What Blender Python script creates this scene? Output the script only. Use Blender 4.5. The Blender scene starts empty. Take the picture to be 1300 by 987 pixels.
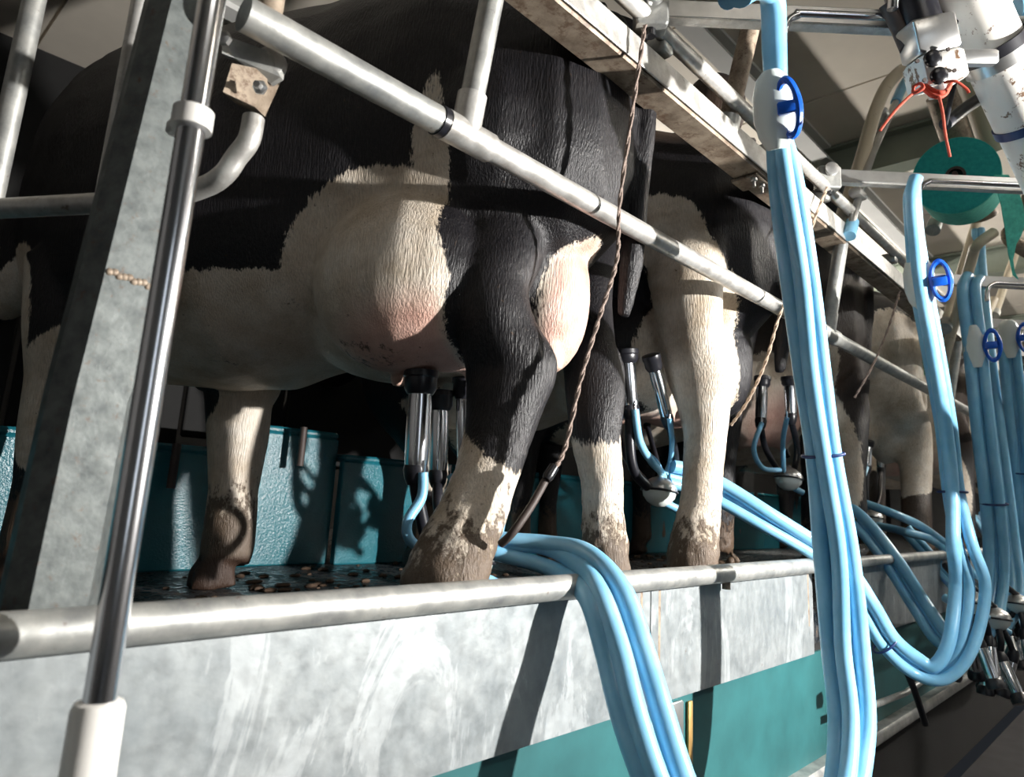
import bpy, math, random
import numpy as np
from mathutils import Vector, Matrix

random.seed(7)
SC = bpy.context.scene
COL = SC.collection
FLOOR = -0.35          # the cows' platform; the camera stands at the origin, at eye level z = 0
PIT = -1.30            # the floor of the milkers' pit
R = math.radians

# ------------------------------------------------------------------ camera
FPX, PITCH, ROLL, HEAD = 883.8, .2026, .0545, .7682
FW = Vector((math.cos(HEAD)*math.cos(PITCH), math.sin(HEAD)*math.cos(PITCH), math.sin(PITCH)))
RT0 = Vector((math.sin(HEAD), -math.cos(HEAD), 0))
UP0 = RT0.cross(FW)
RT = RT0*math.cos(ROLL) + UP0*math.sin(ROLL)
UP = -RT0*math.sin(ROLL) + UP0*math.cos(ROLL)
cam_d = bpy.data.cameras.new('camera')
cam = bpy.data.objects.new('camera', cam_d)
COL.objects.link(cam)
m3 = Matrix((RT, UP, -FW)).transposed()
cam.matrix_world = m3.to_4x4()
cam_d.sensor_width = 36
cam_d.lens = FPX/1300*36
cam_d.shift_y = -45/1300
cam_d.clip_start = .02
cam_d.clip_end = 100
cam_d.dof.use_dof = True
cam_d.dof.focus_distance = 1.9
cam_d.dof.aperture_fstop = 4.0
SC.camera = cam


def ray(px, py):
    return FW*FPX + RT*(px-650) + UP*(448.5-py)


def P(px, py, Y):
    """the point of the plane at distance Y from the walkway that is seen at (px, py)"""
    d = ray(px, py)
    return d*(Y/d.y)


def D(px, py, dep):
    return ray(px, py)*(dep/FPX)


# ------------------------------------------------------------------ materials
def new_mat(name):
    m = bpy.data.materials.new(name)
    m.use_nodes = True
    nt = m.node_tree
    b = nt.nodes['Principled BSDF']
    return m, nt, b


def node(nt, kind, **kw):
    n = nt.nodes.new(kind)
    for k, v in kw.items():
        if k in n.inputs:
            n.inputs[k].default_value = v
        else:
            setattr(n, k, v)
    return n


def noise(nt, scale, detail=4, rough=.6, vec=None, dist=0):
    n = nt.nodes.new('ShaderNodeTexNoise')
    n.inputs['Scale'].default_value = scale
    n.inputs['Detail'].default_value = detail
    n.inputs['Roughness'].default_value = rough
    n.inputs['Distortion'].default_value = dist
    if vec is not None:
        nt.links.new(vec, n.inputs['Vector'])
    return n


def objcoord(nt, scale=(1, 1, 1)):
    t = nt.nodes.new('ShaderNodeTexCoord')
    mp = nt.nodes.new('ShaderNodeMapping')
    mp.inputs['Scale'].default_value = scale
    nt.links.new(t.outputs['Object'], mp.inputs['Vector'])
    return mp.outputs['Vector']


def ramp(nt, fac, stops):
    r = nt.nodes.new('ShaderNodeValToRGB')
    e = r.color_ramp.elements
    while len(e) < len(stops):
        e.new(.5)
    for i, (p, c) in enumerate(stops):
        e[i].position = p
        e[i].color = (c[0], c[1], c[2], 1) if not isinstance(c, (int, float)) else (c, c, c, 1)
    nt.links.new(fac, r.inputs['Fac'])
    return r


def mix(nt, fac, a, b):
    m = nt.nodes.new('ShaderNodeMix')
    m.data_type = 'RGBA'
    for sock, v in ((m.inputs[0], fac), (m.inputs[6], a), (m.inputs[7], b)):
        if isinstance(v, bpy.types.NodeSocket):
            nt.links.new(v, sock)
        elif isinstance(v, (int, float)):
            sock.default_value = v
        else:
            sock.default_value = (v[0], v[1], v[2], 1)
    return m.outputs[2]


def math_(nt, op, a, b=None, clamp=False):
    m = nt.nodes.new('ShaderNodeMath')
    m.operation = op
    m.use_clamp = clamp
    for i, v in enumerate((a, b)):
        if v is None:
            continue
        if isinstance(v, bpy.types.NodeSocket):
            nt.links.new(v, m.inputs[i])
        else:
            m.inputs[i].default_value = v
    return m.outputs[0]


def bump(nt, bsdf, height, strength=.3, dist=.01):
    b = nt.nodes.new('ShaderNodeBump')
    b.inputs['Strength'].default_value = strength
    b.inputs['Distance'].default_value = dist
    nt.links.new(height, b.inputs['Height'])
    nt.links.new(b.outputs['Normal'], bsdf.inputs['Normal'])


def metal(name, base, dark, rust=.0, rough=.42, metallic=.75, scale=14, spangle=False):
    m, nt, b = new_mat(name)
    v = objcoord(nt)
    n = noise(nt, scale, 6, .65, v)
    c = ramp(nt, n.outputs['Fac'], [(.3, dark), (.62, base)]).outputs['Color']
    if spangle:
        vo = nt.nodes.new('ShaderNodeTexVoronoi')
        vo.inputs['Scale'].default_value = 45
        nt.links.new(objcoord(nt, (1, 1, .45)), vo.inputs['Vector'])
        sp = ramp(nt, vo.outputs['Distance'], [(0, .8), (.6, 1.0)])
        mm = nt.nodes.new('ShaderNodeMix'); mm.data_type = 'RGBA'; mm.blend_type = 'MULTIPLY'
        mm.inputs[0].default_value = .7
        nt.links.new(c, mm.inputs[6]); nt.links.new(sp.outputs['Color'], mm.inputs[7])
        c = mm.outputs[2]
        n3 = noise(nt, 5, 6, .7, objcoord(nt, (1, 1, .35)), 1.2)
        st = ramp(nt, n3.outputs['Fac'], [(.56, 0.), (.6, 1.)])
        c = mix(nt, math_(nt, 'MULTIPLY', st.outputs['Color'], .35), c, (.56, .59, .60))
    if rust > 0:
        n2 = noise(nt, scale*1.7, 8, .75, v)
        rf = ramp(nt, n2.outputs['Fac'], [(.66-.2*rust, 0.), (.74-.18*rust, 1.)]).outputs['Color']
        c = mix(nt, math_(nt, 'MULTIPLY', rf, .85), c, (.10, .055, .03))
        mt = math_(nt, 'SUBTRACT', metallic, math_(nt, 'MULTIPLY', rf, metallic))
        nt.links.new(mt, b.inputs['Metallic'])
    else:
        b.inputs['Metallic'].default_value = metallic
    nt.links.new(c, b.inputs['Base Color'])
    n4 = noise(nt, 30, 4, .6, v)
    rr = ramp(nt, n4.outputs['Fac'], [(.3, rough-.08), (.7, rough+.15)])
    nt.links.new(rr.outputs['Color'], b.inputs['Roughness'])
    bump(nt, b, n.outputs['Fac'], .25, .004)
    return m


def plain(name, col, rough=.5, metallic=0, bumpy=0, spec=.5, var=.15, scale=20, coat=0):
    m, nt, b = new_mat(name)
    n = noise(nt, scale, 4, .6, objcoord(nt))
    c = ramp(nt, n.outputs['Fac'], [(.3, tuple(x*(1-var) for x in col)), (.7, tuple(min(1, x*(1+var)) for x in col))])
    nt.links.new(c.outputs['Color'], b.inputs['Base Color'])
    b.inputs['Roughness'].default_value = rough
    b.inputs['Metallic'].default_value = metallic
    b.inputs['Specular IOR Level'].default_value = spec
    b.inputs['Coat Weight'].default_value = coat
    if bumpy:
        bump(nt, b, n.outputs['Fac'], bumpy, .004)
    return m


def speckled(name, col, spot, amount=.60, scale=26, rough=.5, stretch=(1, 1, 1)):
    m, nt, b = new_mat(name)
    n = noise(nt, scale, 5, .7, objcoord(nt, stretch))
    f = ramp(nt, n.outputs['Fac'], [(amount, 0.), (amount+.04, 1.)])
    nt.links.new(mix(nt, f.outputs['Color'], col, spot), b.inputs['Base Color'])
    b.inputs['Roughness'].default_value = rough
    return m


M = {}
M['galv'] = metal('galvanised_steel', (.50, .50, .47), (.26, .27, .27), .22, .40, .6, 16)
M['galv_dirty'] = metal('dirty_galvanised_steel', (.38, .31, .235), (.14, .10, .07), .75, .55, .4, 14)
M['galv_pale'] = metal('pale_galvanised_steel', (.66, .65, .62), (.40, .38, .35), .25, .38, .6, 20)
M['plate'] = metal('galvanised_sheet', (.33, .355, .36), (.20, .225, .235), .10, .42, .45, 9, True)
M['post'] = metal('weathered_steel', (.15, .165, .16), (.07, .08, .08), .42, .5, .4, 34)
M['chrome'] = plain('polished_steel', (.78, .78, .80), .16, 1.0, 0, .5, .03)
M['steel'] = plain('brushed_steel', (.55, .55, .54), .32, .9, 0, .5, .1)
M['rubber'] = plain('black_rubber', (.012, .012, .016), .32, 0, 0, .5, .2)
M['black'] = plain('black_plastic', (.01, .01, .012), .25)
M['white'] = plain('white_plastic', (.72, .70, .66), .4, 0, 0, .5, .05)
M['blue'] = plain('blue_plastic', (.01, .10, .55), .25, 0, 0, .5, .1)
M['navy'] = plain('dark_blue_rubber', (.01, .03, .12), .4)
M['red'] = plain('red_twine', (.45, .05, .02), .8, 0, .4)
M['brown'] = plain('brown_rod', (.05, .035, .03), .6, 0, .3)
M['tan'] = speckled('tan_painted_pipe', (.50, .44, .33), (.2, .14, .09), .66, 20)
M['pvc'] = speckled('spattered_white_pipe', (.72, .69, .64), (.16, .09, .05), .585, 24, .4, (1, 1, .6))
M['teal_shaded'] = plain('shaded_teal_paint', (.02, .10, .105), .5, 0, .2, .4, .2, 5)  # same teal paint as the panels, with shade put into the colour
M['brass'] = plain('dull_brass', (.45, .28, .10), .45, .6)
M['green'] = plain('green_plastic', (.01, .30, .13), .4)
M['straw'] = plain('dry_straw', (.45, .33, .16), .8)
M['dung'] = plain('brown_mud', (.07, .045, .03), .7, 0, 1, .3, .4, 60)

m, nt, b = new_mat('blue_hose')
n = noise(nt, 9, 4, .6, objcoord(nt))
c = ramp(nt, n.outputs['Fac'], [(.3, (.17, .44, .66)), (.7, (.27, .56, .77))]).outputs['Color']
n2 = noise(nt, 60, 3, .6, objcoord(nt))
f = ramp(nt, n2.outputs['Fac'], [(.74, 0.), (.78, 1.)])
nt.links.new(mix(nt, f.outputs['Color'], c, (.05, .10, .12)), b.inputs['Base Color'])
b.inputs['Roughness'].default_value = .28
b.inputs['Subsurface Weight'].default_value = .25
b.inputs['Subsurface Radius'].default_value = (.01, .02, .03)
M['hose'] = m

m, nt, b = new_mat('clear_plastic')
b.inputs['Base Color'].default_value = (.72, .78, .76, 1)
b.inputs['Roughness'].default_value = .25
b.inputs['Subsurface Weight'].default_value = .4
b.inputs['Subsurface Radius'].default_value = (.01, .01, .01)
M['clear'] = m

m, nt, b = new_mat('teal_painted_steel')
v = objcoord(nt)
n = noise(nt, 3.2, 4, .6, v)
c = ramp(nt, n.outputs['Fac'], [(.3, (.008, .105, .14)), (.7, (.014, .15, .19))]).outputs['Color']
n2 = noise(nt, 190, 2, .5, v)
f = ramp(nt, n2.outputs['Fac'], [(.70, 0.), (.74, 1.)])
nt.links.new(mix(nt, math_(nt, 'MULTIPLY', f.outputs['Color'], .35), c, (.06, .25, .29)), b.inputs['Base Color'])
b.inputs['Roughness'].default_value = .27
n3 = noise(nt, 110, 3, .6, v)
bump(nt, b, n3.outputs['Fac'], .55, .004)
M['teal'] = m

m, nt, b = new_mat('teal_paper')
n = noise(nt, 60, 3, .6, objcoord(nt))
c = ramp(nt, n.outputs['Fac'], [(.3, (.01, .27, .26)), (.7, (.02, .36, .33))]).outputs['Color']
nt.links.new(c, b.inputs['Base Color'])
b.inputs['Roughness'].default_value = .9
bump(nt, b, n.outputs['Fac'], .4, .003)
M['paper'] = m
M['paper_pale'] = plain('pale_teal_paper', (.10, .52, .42), .9, 0, .3, .2, .2, 50)

m, nt, b = new_mat('wet_rubber_mat')
v = objcoord(nt)
n = noise(nt, 26, 5, .7, v)
c = ramp(nt, n.outputs['Fac'], [(.35, (.006, .010, .014)), (.60, (.02, .022, .024)), (.66, (.10, .065, .04))]).outputs['Color']
nt.links.new(c, b.inputs['Base Color'])
rr = ramp(nt, n.outputs['Fac'], [(.4, .12), (.62, .8)])
nt.links.new(rr.outputs['Color'], b.inputs['Roughness'])
bump(nt, b, n.outputs['Fac'], .8, .01)
M['mat'] = m
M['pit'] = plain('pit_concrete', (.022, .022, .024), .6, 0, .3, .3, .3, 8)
M['panel'] = plain('ceiling_panel', (.72, .66, .57), .7, 0, 0, .3, .05, 3)
M['panel_white'] = plain('ceiling_flashing', (.62, .62, .60), .7, 0, 0, .3, .05, 3)
M['beam'] = plain('grey_green_beam', (.25, .28, .23), .6, 0, 0, .3, .1, 4)
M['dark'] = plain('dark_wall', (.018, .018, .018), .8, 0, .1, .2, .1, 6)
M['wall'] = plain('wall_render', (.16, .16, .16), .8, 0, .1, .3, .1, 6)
m, nt, b = new_mat('added_lamp_diffuser')
b.inputs['Emission Color'].default_value = (1, .97, .92, 1)
b.inputs['Emission Strength'].default_value = 9
M['lamp'] = m  # glowing face of the added strip lights

# coat: black and white hide with udder skin and dried mud, all carried by mesh attributes
m, nt, b = new_mat('cow_hide')


def attr(nt, name):
    a = nt.nodes.new('ShaderNodeAttribute')
    a.attribute_name = name
    return a.outputs['Fac']


vh = objcoord(nt)
edge = noise(nt, 34, 5, .7, objcoord(nt, (1, 1, .45)))
hair = noise(nt, 210, 3, .6, objcoord(nt, (1, 1, .16)))
w = math_(nt, 'ADD', attr(nt, 'white'), math_(nt, 'MULTIPLY', math_(nt, 'SUBTRACT', edge.outputs['Fac'], .5), .045))
w = math_(nt, 'ADD', w, math_(nt, 'MULTIPLY', math_(nt, 'SUBTRACT', hair.outputs['Fac'], .5), .03))
wf = math_(nt, 'MULTIPLY', math_(nt, 'ADD', w, .003), 160, True)
tone = noise(nt, 7, 5, .65, vh)
cream = ramp(nt, tone.outputs['Fac'], [(.3, (.52, .42, .31)), (.55, (.70, .62, .52)), (.75, (.78, .73, .66))]).outputs['Color']
stn = noise(nt, 4.5, 6, .7, vh)
sf = ramp(nt, stn.outputs['Fac'], [(.55, 0.), (.72, .7)]).outputs['Color']
cream = mix(nt, sf, cream, (.34, .25, .15))
hr = ramp(nt, hair.outputs['Fac'], [(.3, .72), (.6, 1.)]).outputs['Color']
mm = nt.nodes.new('ShaderNodeMix'); mm.data_type = 'RGBA'; mm.blend_type = 'MULTIPLY'
mm.inputs[0].default_value = .8
nt.links.new(cream, mm.inputs[6]); nt.links.new(hr, mm.inputs[7])
cream = mm.outputs[2]
blk = ramp(nt, hair.outputs['Fac'], [(.35, (.0045, .0045, .0065)), (.75, (.014, .012, .0135))]).outputs['Color']
brn = mix(nt, attr(nt, 'brown'), blk, (.07, .045, .03))
c = mix(nt, wf, brn, cream)
pkn = noise(nt, 12, 4, .6, vh)
pkc = ramp(nt, pkn.outputs['Fac'], [(.3, (.50, .24, .19)), (.7, (.74, .46, .38))]).outputs['Color']
c = mix(nt, attr(nt, 'pink'), c, pkc)
# small dark flecks of dirt
fl = noise(nt, 75, 3, .6, vh)
ff = ramp(nt, fl.outputs['Fac'], [(.70, 0.), (.73, .8)]).outputs['Color']
c = mix(nt, ff, c, (.06, .035, .02))
mud = noise(nt, 42, 6, .75, objcoord(nt, (1, 1, .6)))
mv = math_(nt, 'ADD', mud.outputs['Fac'], math_(nt, 'SUBTRACT', attr(nt, 'mud'), .5))
mf = ramp(nt, mv, [(.50, 0.), (.60, .9)]).outputs['Color']
c = mix(nt, mf, c, (.085, .055, .035))
c = mix(nt, attr(nt, 'hoof'), c, (.045, .026, .018))
nt.links.new(c, b.inputs['Base Color'])
b.inputs['Roughness'].default_value = .45
b.inputs['Specular IOR Level'].default_value = .36
hh = math_(nt, 'ADD', hair.outputs['Fac'], math_(nt, 'MULTIPLY', mf, math_(nt, 'ADD', mud.outputs['Fac'], 1.0)))
hh = math_(nt, 'ADD', hh, math_(nt, 'MULTIPLY', tone.outputs['Fac'], .4))
bump(nt, b, hh, .55, .008)
M['hide'] = m


# ------------------------------------------------------------------ mesh helpers
def tag(o, label=None, cat=None, group=None, kind=None):
    if label: o['label'] = label
    if cat: o['category'] = cat
    if group: o['group'] = group
    if kind: o['kind'] = kind
    return o


def thing(name, label, cat, loc, group=None):
    o = bpy.data.objects.new(name, None)
    o.empty_display_size = .05
    o.location = loc
    COL.objects.link(o)
    return tag(o, label, cat, group)


def base_of(o):
    v = Vector((0, 0, 0))
    while o is not None:
        v += o.location
        o = o.parent
    return v


class MB:
    def __init__(s):
        s.v = []
        s.f = []

    def add(s, vs, fs):
        k = len(s.v)
        s.v += [Vector(v) for v in vs]
        s.f += [tuple(i+k for i in f) for f in fs]
        return s

    def box(s, c, size, ax=None, bev=0.0):
        """box of the given full size on the axes ax (three unit vectors)"""
        c = Vector(c)
        ax = ax or (Vector((1, 0, 0)), Vector((0, 1, 0)), Vector((0, 0, 1)))
        h = [x/2 for x in size]
        if bev <= 0:
            vs = [c+ax[0]*(i*h[0])+ax[1]*(j*h[1])+ax[2]*(k*h[2]) for i in (-1, 1) for j in (-1, 1) for k in (-1, 1)]
            return s.add(vs, [(0, 1, 3, 2), (4, 6, 7, 5), (0, 4, 5, 1), (2, 3, 7, 6), (0, 2, 6, 4), (1, 5, 7, 3)])
        bev = min(bev, min(h)*.9)
        pr = []
        for (sx, sy) in ((1, 1), (-1, 1), (-1, -1), (1, -1)):
            a0 = {(1, 1): 0, (-1, 1): 90, (-1, -1): 180, (1, -1): 270}[(sx, sy)]
            for t in (0, 45, 90):
                a = R(a0+t)
                pr.append((sx*(h[0]-bev)+math.cos(a)*bev, sy*(h[1]-bev)+math.sin(a)*bev, a))
        vs = []
        for z, ins in ((-h[2], bev), (-h[2]+bev, 0), (h[2]-bev, 0), (h[2], bev)):
            for (x, y, a) in pr:
                x2 = x-math.copysign(min(ins, abs(x)), x)*.7
                y2 = y-math.copysign(min(ins, abs(y)), y)*.7
                vs.append(c+ax[0]*x2+ax[1]*y2+ax[2]*z)
        n = len(pr)
        fs = [tuple(range(n))[::-1], tuple(range(3*n, 4*n))]
        for r_ in range(3):
            for i in range(n):
                j = (i+1) % n
                fs.append((r_*n+i, r_*n+j, (r_+1)*n+j, (r_+1)*n+i))
        return s.add(vs, fs)

    def tube(s, pts, r, seg=16, cap=True, smooth=0, up=None, rb=None):
        """a tube along pts; r one radius or one for each point; rb the second half-axis"""
        pts = [Vector(p) for p in pts]
        rr = list(r) if hasattr(r, '__len__') else [r]*len(pts)
        rbb = list(rb) if hasattr(rb, '__len__') else ([rb]*len(pts) if rb else rr)
        if smooth:
            pts, rr, rbb = spline(pts, rr, rbb, smooth)
        n = len(pts)
        prev = None
        vs = []
        for i, p in enumerate(pts):
            t = (pts[min(i+1, n-1)]-pts[max(i-1, 0)]).normalized()
            if up is not None:
                a = Vector(up)-t*Vector(up).dot(t)
            elif prev is None:
                a = t.cross(Vector((0, 0, 1)))
                if a.length < .2:
                    a = t.cross(Vector((1, 0, 0)))
            else:
                a = prev-t*prev.dot(t)
            a.normalize()
            prev = a
            c_ = t.cross(a)
            for k in range(seg):
                th = 2*math.pi*k/seg
                vs.append(p+a*(math.cos(th)*rr[i])+c_*(math.sin(th)*rbb[i]))
        fs = []
        for i in range(n-1):
            for k in range(seg):
                l = (k+1) % seg
                fs.append((i*seg+k, i*seg+l, (i+1)*seg+l, (i+1)*seg+k))
        if cap:
            fs.append(tuple(range(seg))[::-1])
            fs.append(tuple(range((n-1)*seg, n*seg)))
        return s.add(vs, fs)

    def ring_tube(s, p0, p1, r0, r1, seg=24):
        """a pipe wall between an inner radius r0 and an outer radius r1"""
        p0, p1 = Vector(p0), Vector(p1)
        t = (p1-p0).normalized()
        a = t.cross(Vector((0, 0, 1)))
        if a.length < .2:
            a = t.cross(Vector((1, 0, 0)))
        a.normalize()
        c_ = t.cross(a)
        vs = []
        for (p, r_) in ((p0, r0), (p0, r1), (p1, r1), (p1, r0)):
            for k in range(seg):
                th = 2*math.pi*k/seg
                vs.append(p+a*math.cos(th)*r_+c_*math.sin(th)*r_)
        fs = []
        for q in range(4):
            q2 = (q+1) % 4
            for k in range(seg):
                l = (k+1) % seg
                fs.append((q*seg+k, q*seg+l, q2*seg+l, q2*seg+k))
        return s.add(vs, fs)

    def lathe(s, c, axis, prof, seg=24):
        """prof: (distance along the axis, radius) pairs"""
        axis = Vector(axis).normalized()
        return s.tube([Vector(c)+axis*h for h, _ in prof], [max(r_, .0005) for _, r_ in prof], seg)

    def torus(s, c, axis, rx, ry, r, up=(0, 0, 1), seg=36, sub=8):
        c = Vector(c); axis = Vector(axis).normalized()
        u = Vector(up)-axis*Vector(up).dot(axis); u.normalize()
        w_ = axis.cross(u)
        vs = []
        for i in range(seg):
            a = 2*math.pi*i/seg
            d = u*math.cos(a)*rx+w_*math.sin(a)*ry
            dn = d.normalized()
            for k in range(sub):
                t = 2*math.pi*k/sub
                vs.append(c+d+dn*math.cos(t)*r+axis*math.sin(t)*r)
        fs = []
        for i in range(seg):
            j = (i+1) % seg
            for k in range(sub):
                l = (k+1) % sub
                fs.append((i*sub+k, i*sub+l, j*sub+l, j*sub+k))
        return s.add(vs, fs)

    def prism(s, pts, thick):
        """closed outline pts (3-D, in one plane) with a thickness vector"""
        pts = [Vector(p) for p in pts]
        th = Vector(thick)
        n = len(pts)
        vs = [p-th/2 for p in pts]+[p+th/2 for p in pts]
        fs = [tuple(range(n))[::-1], tuple(range(n, 2*n))]
        for i in range(n):
            j = (i+1) % n
            fs.append((i, j, n+j, n+i))
        return s.add(vs, fs)

    def build(s, name, mat, parent=None, smooth=True, angle=40):
        off = base_of(parent) if parent else Vector((0, 0, 0))
        loc = Vector((0, 0, 0))
        if parent is None and s.v:
            c = sum(s.v, Vector((0, 0, 0)))/len(s.v)
            loc = Vector((c.x, c.y, min(v.z for v in s.v)))
            off = loc
        me = bpy.data.meshes.new(name)
        me.from_pydata([tuple(v-off) for v in s.v], [], s.f)
        me.materials.append(mat)
        me.validate()
        o = bpy.data.objects.new(name, me)
        o.location = loc
        if parent: o.parent = parent
        COL.objects.link(o)
        import bmesh
        bm = bmesh.new(); bm.from_mesh(me)
        bmesh.ops.recalc_face_normals(bm, faces=bm.faces)
        if smooth:
            ca = R(angle)
            for f in bm.faces: f.smooth = True
            for e in bm.edges:
                if len(e.link_faces) == 2 and e.calc_face_angle(0) > ca:
                    e.smooth = False
        bm.to_mesh(me); bm.free()
        return o


def spline(pts, rr, rbb, k):
    out, o1, o2 = [], [], []
    n = len(pts)
    for i in range(n-1):
        p0, p1, p2, p3 = pts[max(i-1, 0)], pts[i], pts[i+1], pts[min(i+2, n-1)]
        for q in range(k):
            t = q/k
            out.append(.5*((2*p1)+(p2-p0)*t+(2*p0-5*p1+4*p2-p3)*t*t+(3*p1-p0-3*p2+p3)*t**3))
            o1.append(rr[i]*(1-t)+rr[i+1]*t)
            o2.append(rbb[i]*(1-t)+rbb[i+1]*t)
    out.append(pts[-1]); o1.append(rr[-1]); o2.append(rbb[-1])
    return out, o1, o2


# ------------------------------------------------------------------ the setting
def struct(name, mb, mat, smooth=False):
    return tag(mb.build(name, mat, None, smooth), kind='structure')


X0, X1 = -3.0, 19.0
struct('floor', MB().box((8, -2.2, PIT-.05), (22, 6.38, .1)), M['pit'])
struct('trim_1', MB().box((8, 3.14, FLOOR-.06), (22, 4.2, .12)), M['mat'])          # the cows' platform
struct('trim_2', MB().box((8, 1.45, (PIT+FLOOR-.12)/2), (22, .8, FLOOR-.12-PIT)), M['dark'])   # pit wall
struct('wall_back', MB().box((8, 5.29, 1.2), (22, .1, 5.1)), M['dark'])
struct('wall_front', MB().box((8, -5.44, .6), (22, .1, 3.9)), M['wall'])
struct('wall_left', MB().box((-3.05, 0, 1.0), (.1, 10.9, 4.8)), M['wall'])
struct('wall_right', MB().box((19.05, 0, 1.0), (.1, 10.9, 4.8)), M['wall'])

def added_window(n, x, z0, z1, w_, strength):  # unseen glowing windows, added for fill and for reflections in the chrome
    m_, nt_, b_ = new_mat('added_glow_pane')
    b_.inputs['Emission Color'].default_value = (.80, .90, 1, 1)
    b_.inputs['Emission Strength'].default_value = strength
    struct('added_window_%d' % n, MB().box((x, -5.37, (z0+z1)/2), (w_, .02, z1-z0)), m_)
    mb_ = MB()
    for xx in (x-w_/2, x, x+w_/2): mb_.box((xx, -5.35, (z0+z1)/2), (.07, .06, z1-z0+.07))
    for zz in (z0, z1): mb_.box((x, -5.35, zz), (w_, .06, .07))
    struct('trim_%d' % (20+n), mb_, M['panel_white'])
added_window(1, -1.6, -.6, 2.3, 1.6, 1.2)
added_window(2, 2.6, .4, 2.0, 2.2, .3)
added_window(3, 7.0, .4, 2.0, 2.2, .3)
added_window(4, 12.0, .4, 2.0, 2.4, .5)

# ceiling: insulated panels running across with joints between them
CZ = 2.75
mb = MB()
for i in range(18):
    xa = X0+i*1.24
    mb.box((xa+.615, 0, CZ+.03), (1.222, 10.6, .06))
    mb.box((xa+1.235, 0, CZ+.045), (.03, 10.6, .03))
struct('ceiling', mb, M['panel'])
# I-section rafters across and purlins along
k = 0
for x in (2.35, 5.2, 8.2, 11.2, 14.2):
    k += 1
    mb = MB()
    mb.box((x, 0, CZ-.02), (.17, 10.6, .02)).box((x, 0, CZ-.15), (.02, 10.6, .25)).box((x, 0, CZ-.28), (.17, 10.6, .02))
    struct('trim_%d' % (2+k), mb, M['beam'])
for j, y in enumerate((-3.2, -.7, 1.75, 3.7)):
    mb = MB()
    mb.box((8, y, CZ-.012), (22, .12, .02)).box((8, y+.05, CZ-.07), (22, .02, .1)).box((8, y, CZ-.12), (22, .12, .02))
    struct('trim_%d' % (8+j), mb, M['panel_white'])

# ------------------------------------------------------------------ curb: galvanised panels with a pipe along the top
ZP = -.1875
segs = [(-1.2, 1.615, 'dented galvanised curb panel under the nearest cow'),
        (1.62, 2.70, 'streaky galvanised curb panel below the second cow, behind the tall hoses'),
        (3.02, 5.2, 'dull brown-grey galvanised curb panel past the gap in the curb pipe'),
        (5.3, 8.0, 'shaded curb panel behind the loop of the second hoses'),
        (8.1, 12.0, 'last curb panel, at the far end of the row')]
for i, (a, b_, lab) in enumerate(segs):
    t = thing('curb_panel', lab, 'curb panel', ((a+b_)/2, 1.02, -.497), 'galvanised curb panels')
    mb = MB()
    mb.box(((a+b_)/2, 1.023, -.345), (b_-a, .005, .30))
    mb.box(((a+b_)/2, 1.036, -.493), (b_-a, .03, .005))
    mb.build('plate', M['plate'], t, False)
    mb = MB()
    mb.box(((a+b_)/2, 1.035, ZP-.018), (b_-a, .02, .012), bev=.003)
    mb.build('lip', M['galv_dirty'], t, False)
    if i > 1:
        MB().tube([(a, 1, ZP), (b_, 1, ZP)], .022, 20).build('edge_pipe', M['galv'], t)
    for xx in (a+.04, b_-.04):
        MB().box((xx, 1.03, -.30), (.012, .02, .2), bev=.002).build('joint_strap', M['galv_dirty'], t, False)
t = thing('curb_pipe', 'long galvanised pipe running along the curb under the nearest cow', 'pipe', (.7, 1, ZP-.0275))
pts = [(-1.2, 1, ZP), (2.66, 1, ZP)]
MB().tube([(x_, 1, ZP) for x_ in np.linspace(-1.2, 2.66, 30)], .0265, 28).build('pipe', M['galv'], t)
MB().tube([(1.99, 1, ZP-.02), (1.99, 1, ZP-.045)], .012, 12).build('drain_lug', M['galv_dirty'], t)

# teal deck edge under the curb, with a small strip
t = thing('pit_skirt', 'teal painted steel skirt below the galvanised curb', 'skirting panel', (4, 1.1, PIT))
MB().prism([(-1.2, 1.045, -.5), (12, 1.045, -.5), (12, 1.045, -.86), (-1.2, 1.045, -.86)], (0, .01, 0)).build('panel', M['teal_shaded'], t, False)
MB().box((5.4, 1.02, -.88), (13.2, .06, .05), bev=.01).build('bottom_rail', M['galv'], t)
MB().box((1.84, 1.034, -.60), (.022, .008, .16), bev=.002).build('strip', M['brass'], t)
MB().box((1.72, 1.034, -.585), (.16, .012, .15), bev=.004).build('junction_cover', M['steel'], t)

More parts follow.
